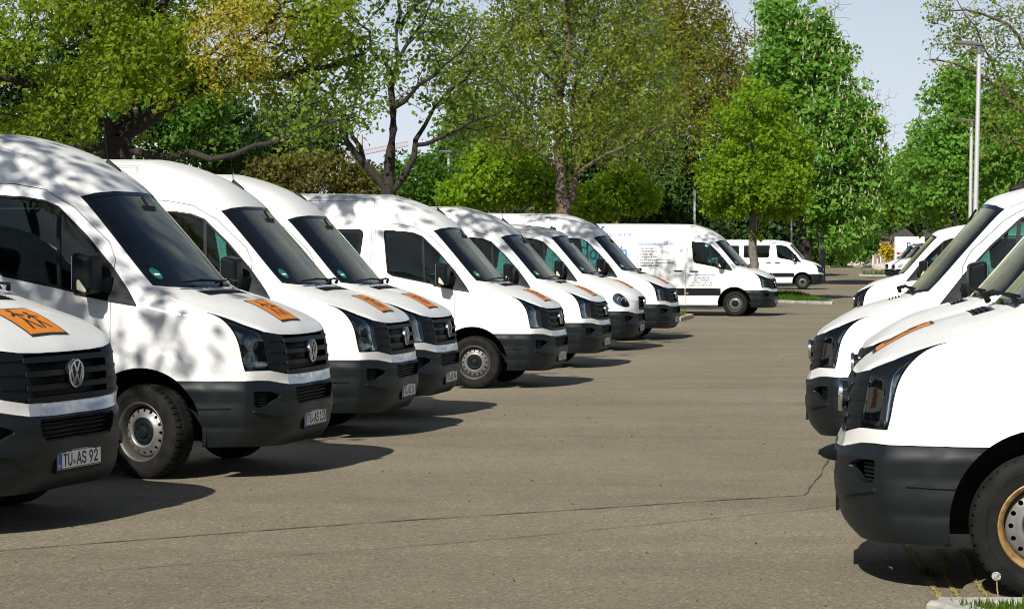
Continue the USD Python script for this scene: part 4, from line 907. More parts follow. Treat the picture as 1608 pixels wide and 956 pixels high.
def tree(name, label, limbs, tips, leafs, bark='bark_dark', seed=0, rtip=.007, climb=.7, cat='tree', group=None, cap=.9, wob=.10, extra=None):
    """a tree: its trunk with every limb and twig, and its crown. leafs: list of (part name, material, centres, radius, number, size, shape, flat, hang)"""
    o = xform('/World/' + name); p = str(o.GetPath()); prim_data(o, label, cat, group)
    P, rad, lines, mr = skeleton(limbs, tips, seed, rtip, climb, wob=wob)
    tubes = []
    for k, ids in enumerate(lines):
        r = rad[ids].copy()
        if k >= len(limbs):
            r = np.minimum(r, .05); r[0] = min(r[0], r[1] * 1.25)
        else:
            r = np.maximum(mr[ids], np.minimum(r, mr[ids] * 1.0)); r[0] = min(r[0], r[1] * 1.4) if k else r[0]
        if k == 0: r[0] *= 1.25
        tubes.append(tube(P[ids], r, 10 if r.max() > .08 else (6 if r.max() > .03 else 4)))
    mesh(p + '/trunk', cat3(tubes), bark, smooth=70)
    for i, (nm, mt, c, rc, n, s, shape, flat, hang) in enumerate(leafs):
        mesh(p + '/' + nm, leaves(c, rc, n, s, seed * 31 + i, shape, flat, hang), mt, smooth=0)
    return p
def pxl(pts, d, dy=None):
    """limb points from places in the photograph, all about d away"""
    return np.array([at(q[0], q[1], d + (q[2] if len(q) > 2 else 0)) for q in pts])
def ell(px, py, d, rx, ry, rd=None):
    c = at(px, py, d); k = d / FPX; return (c, (rx * k, rd or rx * k * .8, ry * k))
def base(px, d):
    x = (px - 804) / FPX * d; return np.array([x, d, gz(x, d) - .1])
rng = np.random.default_rng(11)
# the big oak behind the left row
d = 38.0
limbs = [(np.vstack([[base(186, d)], pxl([(187, 300), (187, 215)], d)]), [.30, .27, .25]),
    (pxl([(187, 215), (212, 170, .2), (195, 95, .4), (178, 25, .6), (168, -70, .8)], d), [.21, .05]),
    (pxl([(192, 210), (245, 180, -.4), (300, 142, -.9), (370, 128, -1.2), (480, 110, -1.5), (572, 84, -1.6)], d), [.15, .03]),
    (pxl([(196, 228), (250, 243, -.8), (300, 241, -1.2), (345, 247, -1.6), (385, 232, -1.9), (425, 226, -2), (470, 205, -2.1), (505, 190, -2.2), (560, 183, -2.3)], d), [.075, .014]),
    (pxl([(182, 215), (140, 170, -.6), (80, 140, -1.2), (0, 122, -1.6), (-70, 100, -1.8)], d), [.14, .03]),
    (pxl([(193, 100, .4), (150, 60, -.3), (120, 10, -.8), (90, -60, -1)], d), [.10, .03]),
    (pxl([(205, 160, .2), (228, 70, .5), (226, -50, .9)], d), [.13, .05]),
    (pxl([(300, 142, -.9), (345, 98, -1.4), (420, 42, -2), (475, -20, -2.4)], d), [.07, .02]),
    (pxl([(186, 222), (120, 228, .5), (60, 236, .8), (-30, 240, 1)], d), [.08, .02]),
    (pxl([(230, 190, -.2), (280, 110, 1.2), (360, 60, 2.0), (430, -10, 2.4)], d), [.08, .02])]
E1 = [ell(150, 40, d - .5, 240, 130, 2.6), ell(30, 110, d - 1.0, 150, 105, 2.0), ell(230, 120, d - 1.2, 130, 75, 1.6), ell(120, 190, d - .8, 150, 45, 1.4), ell(250, -60, d, 260, 100, 2.6)]
E1b = [ell(390, 60, d - 1.8, 95, 85, 1.3), ell(500, 40, d - 2, 70, 60, 1.1)]
E1c = [ell(450, 130, d - 1.6, 110, 55, 1.0), ell(480, 200, d - 2.2, 90, 40, .9), ell(545, 110, d - 1.6, 60, 80, .8)]
t1, t2, t3 = fill(E1, 900, 1, .2), fill(E1b, 230, 2, .2), fill(E1c, 120, 3, .2)
t1 = t1[meshkit.noise(t1 * .95, 8) > .44]
E1d = [((-2.4, 33.3, 8.6), (1.6, 1.2, .7)), ((-1.2, 37.2, 8.7), (1.4, 1.3, .7)), ((-4.6, 36.0, 8.8), (1.4, 1.6, .8))]
t4 = fill(E1d, 140, 9, .1)
tu = 804 + FPX * t1[:, 0] / t1[:, 1]; tv = 409.9 - FPX * (t1[:, 2] - EYE) / t1[:, 1]
t1 = t1[~((tu > 150) & (tu < 262) & (tv > 165) & (t1[:, 1] < d + .3))]
limbs += [(np.array([at(200, 120, d), [-5.4, 37.0, 7.2], [-3.6, 35.0, 8.4], [-2.2, 33.2, 8.7]]), [.10, .02]), (np.array([[-5.4, 37.0, 7.2], [-3.4, 37.5, 8.3], [-1.0, 37.3, 8.7]]), [.07, .02])]
tree('oak_tree', 'large spreading oak with yellow-green young leaves and thick dark limbs behind the left row', limbs, np.vstack([t1, t2, t3, t4]), [('crown', 'leaf_bright', np.vstack([t1, t4]), .33, 44, .098, 1.0, .75, 0), ('blossom', 'leaf_yellow', t2[:150], .30, 50, .065, .7, .9, 0), ('crown', 'leaf_bright', t2[130:], .28, 26, .095, 1.0, .8, 0), ('crown', 'leaf_sparse', t3, .24, 18, .09, 1.0, .8, 0)], 'bark_dark', 1, .008)
# the forked dark tree with few leaves
d = 50.0
limbs = [(np.vstack([[base(612, d)], pxl([(611, 303), (609, 290)], d)]), [.20, .17, .15]),
    (pxl([(608, 298), (575, 262), (548, 226, -.3), (543, 190, -.5), (520, 150, -.8), (470, 120, -1.2)], d), [.10, .02]),
    (pxl([(574, 262), (562, 222, .4), (535, 185, .8), (480, 165, 1.4)], d), [.07, .015]),
    (pxl([(611, 296), (613, 240), (617, 190), (622, 130, .2), (629, 40, .4), (622, -70, .6)], d), [.14, .03]),
    (pxl([(616, 300), (640, 262, .2), (652, 230, .4), (664, 205, .6), (700, 150, 1), (764, 88, 1.6)], d), [.10, .02]),
    (pxl([(653, 228, .4), (700, 208, -.2), (745, 190, -.6), (800, 168, -1)], d), [.06, .015]),
    (pxl([(619, 170), (680, 120, -.8), (742, 60, -1.4)], d), [.06, .015]), (pxl([(622, 125, .2), (580, 62, -.5), (545, 0, -1)], d), [.05, .015]),
    (pxl([(543, 195, -.5), (480, 205, -.9), (430, 180, -1.2)], d), [.04, .012]), (pxl([(624, 100, .3), (660, 40, 1), (690, -40, 1.6)], d), [.05, .015])]
E2 = [ell(615, 50, d, 150, 120, 2.0), ell(480, 150, d - .6, 95, 75, 1.4), ell(715, 110, d, 90, 90, 1.5), ell(570, 150, d - .5, 70, 60, 1.0), ell(740, 180, d, 70, 50, 1.0), ell(615, -70, d, 190, 90, 2.2)]
t5 = fill([((.9, 51.8, 9.2), (1.3, 1.0, .6)), ((3.0, 52.4, 9.3), (1.5, 1.1, .6)), ((-1.0, 51.4, 9.2), (1.0, .8, .6))], 80, 14, .1)
limbs += [(np.array([at(629, 40, d) + [0, .4, 0], [-1.2, 50.9, 8.6], [.9, 51.6, 9.1], [3.0, 52.4, 9.3]]), [.07, .015])]
t = np.vstack([fill(E2, 620, 4, .1), t5])
tree('forked_tree', 'dark forked tree with sparse small leaves, sky showing through its thin branches', limbs, t, [('crown', 'leaf_sparse', t, .30, 15, .105, 1.0, .9, 0)], 'bark_dark', 2, .008, wob=.16)
# the olive tree with two brown stems
d = 64.0
limbs = [(np.vstack([[base(886, d)], pxl([(884, 335), (880, 300)], d)]), [.27, .24, .19]),
    (pxl([(880, 300), (878, 250), (881, 190), (891, 100), (893, 10), (891, -90)], d), [.18, .05]),
    (pxl([(888, 325), (904, 278), (908, 232, .3), (898, 180, .5), (915, 100, .9), (940, 20, 1.2)], d), [.13, .03]),
    (pxl([(878, 262), (840, 240, -.5), (790, 213, -1.2)], d), [.06, .015]), (pxl([(880, 205), (842, 178, -.8), (795, 140, -1.4), (740, 90, -1.8)], d), [.08, .015]),
    (pxl([(902, 278), (940, 247, -.6), (990, 225, -1.2), (1055, 190, -1.6)], d), [.075, .015]), (pxl([(905, 180, .5), (950, 120, .2), (985, 50, -.2), (1010, -20, -.6)], d), [.08, .02]),
    (pxl([(885, 150), (835, 90, .8), (790, 20, 1.4)], d), [.07, .015]), (pxl([(898, 240, .3), (960, 180, 1), (1020, 110, 1.6)], d), [.06, .015]), (pxl([(889, 110), (850, 40, -1), (820, -40, -1.6)], d), [.06, .015])]
E3 = [ell(880, 70, d, 150, 150, 2.2), ell(770, 110, d - .8, 100, 110, 1.6), ell(1000, 120, d - .4, 110, 120, 1.8), ell(900, 210, d - 1, 170, 55, 1.6), ell(880, -80, d, 200, 100, 2.4)]
t = fill(E3, 1350, 5, .15)
tree('olive_tree', 'tall tree with olive-brown young leaves and two rough brown stems, centre of the photo', limbs, t, [('crown', 'leaf_olive', t[::2], .36, 26, .105, 1.0, .9, 0), ('crown', 'leaf_sparse', t[1::4], .36, 20, .105, .9, 1.0, 0), ('crown', 'leaf_olive', t[3::4], .38, 24, .11, .9, 1.0, 0)], 'bark_brown', 3, .008, wob=.14)
def simple_tree(name, label, px, d, ells, n, leafspec, bark='bark_dark', seed=0, r0=.2, shell=.4, cat='tree', group=None, rtip=.012, top=None, wob=.1, climb=.7):
    E = [ell(e[0], e[1], d + (e[4] if len(e) > 4 else 0), e[2], e[3], e[5] if len(e) > 5 else None) for e in ells]
    t = fill(E, n, seed, shell); b = base(px, d); hi = top or min(e[1] for e in ells)
    tp = at(px, hi, d); r = np.random.default_rng(seed)
    limbs = [(np.array([b, b + (tp - b) * .35 + [*r.normal(0, .1, 2), 0], b + (tp - b) * .7 + [*r.normal(0, .15, 2), 0], tp]), [r0, r0 * .15])]
    for c, rad in E[1:]:
        limbs.append((np.array([b + (tp - b) * r.uniform(.3, .6), (b + (tp - b) * .6 + c) / 2 + [0, 0, .1], np.array(c)]), [r0 * .45, r0 * .1]))
    return tree(name, label, limbs, t, [(q[0], q[1], t[q[2]] if len(q) > 7 and False else t[q[7]::q[8]] if len(q) > 8 else t, q[2], q[3], q[4], q[5], q[6], q[9] if len(q) > 9 else 0) for q in leafspec], bark, seed, rtip, climb, cat, group, wob=wob)
# birches and poplars behind: tall, fine, with hanging twigs
simple_tree('birch_tree', 'tall birch with fine hanging dark green foliage behind the olive tree, left of its stems', 835, 84, [(835, 110, 105, 150), (770, 170, 80, 120), (870, -20, 90, 120), (720, 90, 60, 110)], 560, [('crown', 'leaf_birch', .55, 30, .13, .8, 1.0, 0, 1, 2.6)], 'bark_grey', 21, .16, .2)
simple_tree('birch_tree', 'tall birch with hanging foliage behind the olive tree, right of its stems', 975, 86, [(975, 120, 100, 160), (1010, 200, 80, 120), (940, 0, 90, 110)], 560, [('crown', 'leaf_birch', .55, 30, .13, .8, 1.0, 0, 1, 2.6)], 'bark_grey', 22, .16, .2)
simple_tree('rusty_tree', 'tall reddish-olive tree in young leaf between the olive tree and the chestnut', 1095, 104, [(1095, 150, 80, 150), (1050, 210, 70, 110), (1140, 190, 60, 110), (1080, 40, 75, 90)], 800, [('crown', 'leaf_olive', .55, 28, .16, 1.0, 1.0, 0, 2), ('crown', 'leaf_rust', .55, 26, .16, 1.0, 1.0, 1, 2)], 'bark_brown', 23, .17, .15, wob=.14)
simple_tree('rusty_tree', 'thin-crowned rusty tree whose top stands bare against the sky left of the chestnut', 1040, 108, [(1040, 130, 75, 130), (1120, 100, 65, 90), (1010, 40, 60, 90)], 520, [('crown', 'leaf_rust', .55, 20, .16, 1.0, 1.0, 0, 2), ('crown', 'leaf_olive', .55, 24, .16, 1.0, 1.0, 1, 2)], 'bark_brown', 24, .16, .1, wob=.14)
# dark wood and bushes closing the view behind the left and the middle
WOOD = 'woodland trees closing the view behind the vans'
for i, (px, d, es, n, lm, lab) in enumerate([
    (40, 66, [(40, 170, 110, 90), (-30, 120, 100, 110), (100, 230, 90, 50)], 330, 'leaf_dark', 'dark-green woodland tree at the far left behind the oak'),
    (-130, 68, [(-130, 170, 110, 100), (-190, 200, 80, 70), (-90, 230, 70, 50)], 220, 'leaf_mid', 'woodland tree beyond the left edge, next to the oak'),
    (-330, 72, [(-330, 160, 120, 110), (-400, 210, 90, 70)], 220, 'leaf_dark', 'woodland tree well beyond the left edge, darker one'),
    (-540, 76, [(-540, 170, 120, 110), (-610, 220, 90, 60)], 200, 'leaf_mid', 'woodland tree farthest beyond the left edge'),
    (250, 70, [(250, 200, 90, 70), (300, 170, 80, 60), (220, 130, 80, 80)], 300, 'leaf_mid', 'mid-green woodland tree seen under the right limbs of the oak'),
    (345, 74, [(345, 215, 75, 60), (310, 160, 60, 60)], 240, 'leaf_dark', 'dense dark woodland tree right of the oak trunk'),
    (130, 78, [(130, 150, 120, 110), (180, 60, 110, 90)], 300, 'leaf_dark', 'dark woodland tree directly behind the oak trunk'),
    (440, 84, [(440, 230, 80, 60), (480, 215, 70, 50), (400, 250, 60, 50)], 300, 'leaf_dark', 'dark bushy conifer between the oak limb and the brown hedge'),
    (1060, 104, [(1060, 300, 75, 80), (1010, 310, 60, 60), (1110, 320, 60, 70)], 330, 'leaf_dark', 'dark woodland tree behind the lettered panel van'),
    (960, 98, [(960, 250, 80, 90), (920, 290, 60, 60)], 300, 'leaf_dark', 'dark woodland tree behind the right stem of the olive tree'),
    (760, 96, [(760, 240, 80, 70), (720, 280, 60, 50)], 260, 'leaf_mid', 'mid-green woodland tree behind the short street lamp'),
    (1215, 150, [(1200, 340, 70, 70), (1150, 350, 50, 60), (1250, 340, 50, 60)], 260, 'leaf_dark', 'dark woodland tree under the maple and the chestnut')]):
    simple_tree('woodland_tree', lab, px, d, es, n, [('crown', lm, .0075 * d, 30, .0024 * d, 1.1, .9, 0, 1)], 'bark_dark', 40 + i, .2, .45, group=WOOD)
simple_tree('beech_hedge', 'brown-green clipped hedge of young beech leaves above the third van', 490, 60, [(490, 278, 95, 42), (430, 290, 60, 35), (560, 290, 50, 30)], 420, [('foliage', 'leaf_hedge', .28, 26, .11, 1.1, .9, 0, 1)], 'bark_brown', 61, .06, .5, 'hedge')
simple_tree('green_bush', 'rounded green bush left of the short street lamp', 655, 72, [(655, 292, 62, 48), (610, 305, 40, 30), (700, 300, 40, 40)], 380, [('foliage', 'leaf_mid', .34, 30, .12, 1.1, .9, 0, 1)], 'bark_dark', 62, .06, .5, 'bush')
MAP = 'low bright maples behind the middle vans'
simple_tree('low_maple', 'low bright yellow-green maple between the street lamp and the olive tree', 800, 69, [(790, 285, 70, 38), (738, 300, 45, 24), (845, 292, 48, 34), (775, 248, 42, 24), (825, 258, 34, 26), (870, 312, 40, 22), (715, 318, 34, 18)], 360, [('crown', 'leaf_maple', .42, 30, .15, 1.2, .7, 0, 1)], 'bark_brown', 63, .1, .45, group=MAP)
simple_tree('low_maple', 'small bright yellow-green maple just right of the brown stems', 965, 72, [(955, 300, 42, 24), (920, 312, 40, 20), (985, 285, 30, 26), (1010, 318, 36, 18), (940, 325, 60, 16)], 190, [('crown', 'leaf_maple', .42, 30, .15, 1.2, .7, 0, 1)], 'bark_brown', 64, .08, .45, group=MAP)
# the maple on the island, and the flowering chestnut
d = 80.0
b = base(1183, d)
limbs = [(np.vstack([[b], pxl([(1184, 420), (1183, 380), (1184, 350), (1181, 300), (1180, 220), (1181, 140)], d)]), [.21, .17, .16, .14, .10, .06, .02]),
    (pxl([(1186, 372), (1196, 358, -.1), (1200, 340, -.2)], d), [.05, .03])]
for k in range(9):
    a_ = k * 2.4; y0 = 345 - 14 * k; limbs.append((np.array([at(1182, y0, d), at(1182 + 30 * math.cos(a_), y0 - 22, d + .8 * math.sin(a_)), at(1182 + 75 * math.cos(a_) * (1 - .05 * k), y0 - 40, d + 1.9 * math.sin(a_))]), [.05, .012]))
Em = [ell(1183, 225, d, 68, 85, 1.6), ell(1150, 285, d - .2, 52, 48, 1.4), ell(1225, 285, d - .2, 52, 45, 1.4), ell(1185, 295, d - .8, 80, 38, 1.2), ell(1183, 175, d, 45, 45, 1.0), ell(1125, 265, d, 30, 30, .8), ell(1245, 260, d, 35, 40, .9), ell(1145, 320, d - .2, 42, 26, 1.1), ell(1222, 322, d - .2, 46, 26, 1.1)]
t = fill(Em, 680, 31, .5)
tree('maple_tree', 'round bright yellow-green maple on the grass island, slim trunk in front of the minibus', limbs, t, [('crown', 'leaf_maple', t, .36, 40, .13, 1.2, .75, 0), ('crown', 'leaf_maple', pxl([(1190, 368, -.2), (1200, 352, -.2), (1182, 372, -.25), (1196, 375, -.2)], d), .16, 22, .12, 1.2, .8, 0)], 'bark_grey', 31, .009)
d = 118.0
Ec = [ell(1255, 240, d, 95, 110, 3.2), ell(1245, 120, d, 65, 80, 2.4), ell(1310, 270, d - .5, 75, 100, 2.6), ell(1230, 50, d, 42, 55, 1.7), ell(1335, 340, d - .6, 45, 70, 1.8), ell(1295, 165, d - .5, 62, 66, 2.0), ell(1215, 10, d, 25, 30, 1.2), ell(1275, 45, d, 30, 40, 1.2), ell(1345, 225, d - .3, 42, 70, 1.7), ell(1300, 95, d, 45, 45, 1.6), ell(1360, 300, d, 32, 55, 1.5), ell(1205, 150, d, 40, 70, 1.6)]
t = fill(Ec, 1250, 32, .55); cd = t[(t[:, 0] > at(1235, 0, d)[0]) | (t[:, 2] < at(0, 250, d)[2])]
cd = cd[cd[:, 1] < d + .6] + [0, -.40, .38]; cd = cd + np.random.default_rng(3).normal(0, .18, cd.shape)
limbs = [(np.array([base(1265, d), at(1262, 330, d), at(1255, 200, d), at(1235, 80, d), at(1225, 0, d)]), [.45, .36, .28, .15, .05])]
for k in range(9):
    a_ = k * 2.4 + .5; y0 = 370 - 34 * k; limbs.append((np.array([at(1260, y0, d), at(1258 + 45 * math.cos(a_), y0 - 30, d + 1.5 * math.sin(a_)), at(1258 + 90 * math.cos(a_), y0 - 45, d + 3 * math.sin(a_))]), [.12, .03]))
cp = tree('chestnut_tree', 'tall horse chestnut with pale upright blossom candles right of the centre', limbs, t, [('crown', 'leaf_chestnut', t, .62, 30, .30, .9, .8, 0)], 'bark_dark', 32, .014)
r = np.random.default_rng(77); n = len(cd)
h = .27 * r.uniform(.6, 1.3, n); ks = []
for c, hh in zip(cd, h): ks.append(m3.Manifold.cylinder(hh, .058, .012, 6).rotate((r.uniform(-22, 22), r.uniform(-22, 22), 0)).translate(tuple(c)))
mesh(cp + '/blossom', cat3(ks), 'candle', smooth=40, kind='stuff')
# bare trees against the sky
for i, (px, d, tops, lab) in enumerate([(1185, 128, [(1150, 20), (1185, -30), (1215, 10), (1165, 60), (1205, 60), (1135, 50)], 'leafless pale tree top left of the chestnut crown'), (1290, 132, [(1300, 60), (1330, 110), (1325, 60), (1345, 140), (1310, 20), (1280, 30)], 'leafless twiggy tree top right behind the chestnut crown'), (1379, 190, [(1385, 170), (1370, 160), (1390, 200), (1360, 150)], 'small leafless tree beside the distant hill')]):
    E = [ell(a_, b_, d, 26, 34, 1.5) for a_, b_ in tops]; t = fill(E, 170, 80 + i, .0)
    L = [(np.array([base(px, d), at(px, 330, d), at(px, 120 if i < 2 else 240, d)]), [.22, .15, .07] if i < 2 else [.12, .09, .05])] + [(np.array([at(px, 200 if i < 2 else 280, d), at((px + a_) / 2, b_ + 70, d), at(a_, b_, d)]), [.07, .02]) for a_, b_ in tops]
    tree('bare_tree', lab, L, t, [], 'bark_grey', 80 + i, .012, group=None, wob=.12)
# the trees on the right
simple_tree('lime_tree', 'tall dense green tree in the right half behind the lamp posts', 1495, 132, [(1490, 190, 55, 75), (1470, 280, 75, 75), (1540, 230, 70, 100), (1510, 130, 35, 45), (1580, 200, 60, 110)], 800, [('crown', 'leaf_chestnut', .75, 32, .28, 1.0, .8, 0, 1)], 'bark_dark', 33, .3, .5)
d = 150.0
Eb = [ell(1440, 310, d, 62, 45, 2.6), ell(1490, 320, d, 65, 45, 2.6), ell(1410, 290, d, 40, 50, 2.0), ell(1545, 310, d, 60, 60, 2.6), ell(1450, 265, d, 50, 35, 2.0), ell(1600, 300, d, 60, 70, 2.6)]
t = fill(Eb, 760, 34, .5)
limbs = [(np.array([base(1441, d), at(1441, 372, d), at(1445, 340, d)]), [.32, .26, .2])] + [(np.array([at(1442, 372 - 4 * k, d), at(1442 + (q - 1442) * .5, 350, d), at(q, 310, d + .5)]), [.14, .05]) for k, q in enumerate((1390, 1415, 1470, 1510, 1560))]
tree('spreading_maple', 'low spreading bright green tree above the white board on the right', limbs, t, [('crown', 'leaf_maple', t[::2], .85, 30, .30, 1.1, .75, 0), ('crown', 'leaf_mid', t[1::2], .85, 30, .30, 1.1, .75, 0)], 'bark_dark', 34, .016)
simple_tree('dark_shrub', 'dark green shrubbery beyond the small minibus', 1300, 176, [(1300, 380, 62, 38), (1255, 385, 45, 30), (1345, 360, 38, 58), (1225, 392, 40, 28)], 520, [('foliage', 'leaf_mid', 1.1, 26, .34, 1.1, .8, 0, 2), ('foliage', 'leaf_chestnut', 1.1, 26, .34, 1.1, .8, 1, 2)], 'bark_dark', 66, .12, .5, 'bush')
d = 60.0
limbs = [(np.array([base(1690, d), at(1685, 250, d), at(1670, 100, d), at(1660, -60, d)]), [.26, .2, .14, .06]), (pxl([(1684, 250), (1640, 205), (1590, 165, -.5), (1530, 110, -1), (1462, 95, -1.3)], d), [.09, .02]),
    (pxl([(1678, 160), (1620, 90), (1560, 30, -.6), (1490, 20, -1)], d), [.08, .02]), (pxl([(1686, 270), (1640, 260), (1585, 225, -.6), (1540, 215, -1)], d), [.05, .012]), (pxl([(1672, 100), (1620, 20), (1580, -50)], d), [.07, .02]), (pxl([(1590, 165, -.5), (1540, 70, -1), (1500, 0, -1.2)], d), [.04, .012])]
E8 = [ell(1600, 80, d - .5, 70, 90, 1.4), ell(1570, 190, d - .6, 65, 60, 1.2), ell(1540, 60, d - 1, 55, 70, 1.0), ell(1490, 80, d - 1.2, 42, 55, .8), ell(1660, 130, d, 70, 130, 1.6), ell(1480, 20, d - 1.2, 35, 30, .7)]
t = fill(E8, 520, 35, .1)
tree('budding_tree', 'half-bare tree with olive buds reaching in from the right edge over the tall lamp', limbs, t, [('crown', 'leaf_olive', t[::2], .26, 15, .085, 1.0, .9, 0), ('crown', 'leaf_sparse', t[1::2], .26, 12, .085, 1.0, .9, 0)], 'bark_brown', 35, .007, wob=.14)
simple_tree('golden_shrub', 'small golden-yellow shrub beside the far path', 1393, 165, [(1393, 396, 10, 12)], 26, [('foliage', 'leaf_gold', .35, 24, .22, 1.0, .9, 0, 1)], 'bark_grey', 67, .04, .3, 'bush')
simple_tree('path_tree', 'small tree with a pale trunk beside the far path', 1396, 172, [(1396, 335, 22, 28)], 60, [('crown', 'leaf_mid', .8, 24, .32, 1.0, .9, 0, 1)], 'bark_brown', 68, .24, .3)
# trees of the row beside the camera and along the left bays; their crowns stand left of and above the view and shade the vans
for i, (tx, ty, es, n, lab) in enumerate([(-7.4, 10.6, [((-5.8, 11.3, 6.6), (1.35, 1.3, .8)), ((-7.0, 11.2, 7.2), (1.5, 1.2, .8)), ((-5.6, 10.0, 6.5), (1.1, .8, .5)), ((-6.2, 9.9, 6.6), (1.2, .8, .5))], 150, 'young tree at the near end of the left bays, shading the second van'), (-9.2, 22.0, [((-4.9, 22.3, 8.4), (1.7, 1.0, .7)), ((-3.4, 27.8, 8.6), (1.8, 1.3, .7)), ((-7.2, 22.6, 8.6), (1.6, 1.6, 1.0))], 170, 'tree behind the left bays whose limbs reach over the fifth and sixth vans')]):
    t = fill(es, n, 90 + i, .1); b = np.array([tx, ty, gz(tx, ty) - .1])
    L = [(np.array([b, b + [.1, 0, 2.4], b + [.5, .2, 4.8]]), [.16, .13, .10])] + [(np.array([b + [.3, .1, 3.6], (b + [.5, .1, 4.6] + np.array(c)) / 2 + [0, 0, .3], np.array(c)]), [.07, .025]) for c, _ in es]
    tree('bay_tree', lab, L, t, [('crown', 'leaf_bright', t, .34, 15, .12, 1.1, .9, 0)], 'bark_dark', 90 + i, .009)
# distant wooded hill
r = np.random.default_rng(5)
xs_ = np.linspace(-420, 700, 150); prof_ = 16 + 8 * np.sin(xs_ / 130 + 1) + 5 * np.sin(xs_ / 47) ; rows_ = []
for j, (yy, k) in enumerate(((560, 0), (600, .45), (660, .85), (740, 1.0), (900, .9))):
    rows_.append(np.stack([xs_ * (1 + j * .04), yy + 0 * xs_, 1.5 + prof_ * k * 1.02], 1))
v = np.vstack(rows_); nn_ = len(xs_); i = (np.arange(4)[:, None] * nn_ + np.arange(nn_ - 1)).ravel()
mesh('/World/hill', (v, np.stack([i, i + 1, i + nn_ + 1, i + nn_], 1)), 'hill_woods', smooth=180, kind='structure')
tops_ = []
for j in range(4):
    u = r.uniform(0, 1, 900); w_ = r.uniform(0, 1, 900); a_ = rows_[j]; b_ = rows_[j + 1]; ii = (u * (nn_ - 1)).astype(int); tops_.append(a_[ii] * (1 - w_[:, None]) + b_[ii] * w_[:, None])
tops_ = np.vstack(tops_); tops_ = tops_[(np.abs(tops_[:, 0] / tops_[:, 1]) < .28)]
mesh('/World/far_woods', leaves(tops_ + [0, 0, 1.5], 2.6, 30, 1.5, 6, 1.2, 1.2), 'leaf_far', smooth=0, kind='stuff', label='distant wooded hillside seen through gaps between the trees', cat='woods')

# the trees behind the photographer, which the windows mirror
for i, (x, y) in enumerate([(-22, -24), (-14, -28), (-6, -26), (3, -29), (12, -26), (21, -30), (-30, -20), (30, -26)]):
    es = [((x, y, 7.5), (3.6, 3.0, 3.6)), ((x - 1.5, y + .5, 4.2), (2.6, 2.2, 1.8)), ((x + 1.8, y, 5.0), (2.4, 2.2, 2.0))]
    t = fill(es, 90, 200 + i, .5); b = np.array([x, y, -.1])
    tree('boundary_tree', 'broad green tree of the row behind the camera, number %d from the west' % (i + 1) if False else ['broad tree behind the camera, west end of the row', 'broad tree behind the camera, second from the west', 'broad tree behind the camera, third from the west', 'broad tree behind the camera, just east of the middle', 'broad tree behind the camera, third from the east', 'broad tree behind the camera, second from the east', 'broad tree behind the camera, farthest west', 'broad tree behind the camera, farthest east'][i], [(np.array([b, b + [0, 0, 4], b + [.2, 0, 9]]), [.3, .22, .06])], t, [('crown', 'leaf_mid', t, .9, 30, .42, 1.1, .8, 0)], 'bark_dark', 200 + i, .02)
# ------------------------------------------------------------------ lamps, board, kerbs and small things
plain('galvanised', (.50, .51, .51), .5, metallic=.3)
plain('lamp_grey', (.12, .125, .13), .45)
plain('pole_white', (.62, .62, .60), .45)
plain('board_white', (.78, .78, .77), .5); plain('board_red', (.62, .03, .03), .5); plain('board_blue', (.02, .05, .22), .5)
plain('crane_red', (.40, .17, .14), .7)
varied('boulder', (.30, .27, .22), (.48, .44, .38), 6.0, .9, bump=.02)
plain('brick_wall', (.26, .18, .13), .85)
def lamp(px, d, top, r, head, label, lean=0.0, group=None, name='street_lamp', m='galvanised'):
    b = base(px, d); t = at(px + lean, top, d); o = xform('/World/' + name); p = str(o.GetPath()); prim_data(o, label, 'street lamp', group)
    mesh(p + '/post', tube([b, b + (t - b) * .30, b + (t - b) * .302, t], [r * 1.25, r * 1.2, r, r * .85], 14), m, smooth=50)
    if head:
        L, side = head
        mesh(p + '/collar', tube([t - [0, 0, .10], t + [0, 0, .06]], [r * 1.3, r * 1.3], 12), 'lamp_grey')
        hx = rbox(-abs(L), .10, -.12, .12, -.04, .035, .03, 8) if side < 0 else rbox(-.10, abs(L), -.12, .12, -.04, .035, .03, 8)
        mesh(p + '/lamp_head', hx.rotate((0, 4 if side < 0 else -4, 8)).translate(tuple(t + [0, 0, .12])), 'lamp_grey')
        gl = rbox(-abs(L) * .9, -abs(L) * .2, -.09, .09, -.052, -.038, .006, 6); gl = gl if side < 0 else gl.mirror((1, 0, 0))
        mesh(p + '/lamp_glass', gl.rotate((0, 4 if side < 0 else -4, 8)).translate(tuple(t + [0, 0, .12])), 'lamp_clear')
lamp(702, 74, 244, .055, (.30, -1), 'short grey street lamp standing in front of the round green bush', 3)
lamp(1091, 92, 299, .06, None, 'plain white post rising behind the lettered panel van', 0, name='white_post', m='pole_white')
lamp(1243, 128, 344, .055, None, 'thin white post behind the small minibus', 0, name='white_post', m='pole_white')
lamp(1528, 52, 80, .062, (.62, -1), 'tall galvanised street lamp on the right, its head among the budding twigs', 9)
lamp(1522, 78, 196, .070, (.75, -1), 'lower pale street lamp standing just left of the tall one', 3)
for q in ((1371, 350), (1378, 372), (1383, 372)):
    lamp(q[0], 190, q[1], .06, None, {1371: 'far pale post at the left of the sloping path', 1378: 'far slim post in the middle of the sloping path', 1383: 'far slim post at the right of the sloping path'}[q[0]], 0, name='far_post', m='pole_white')
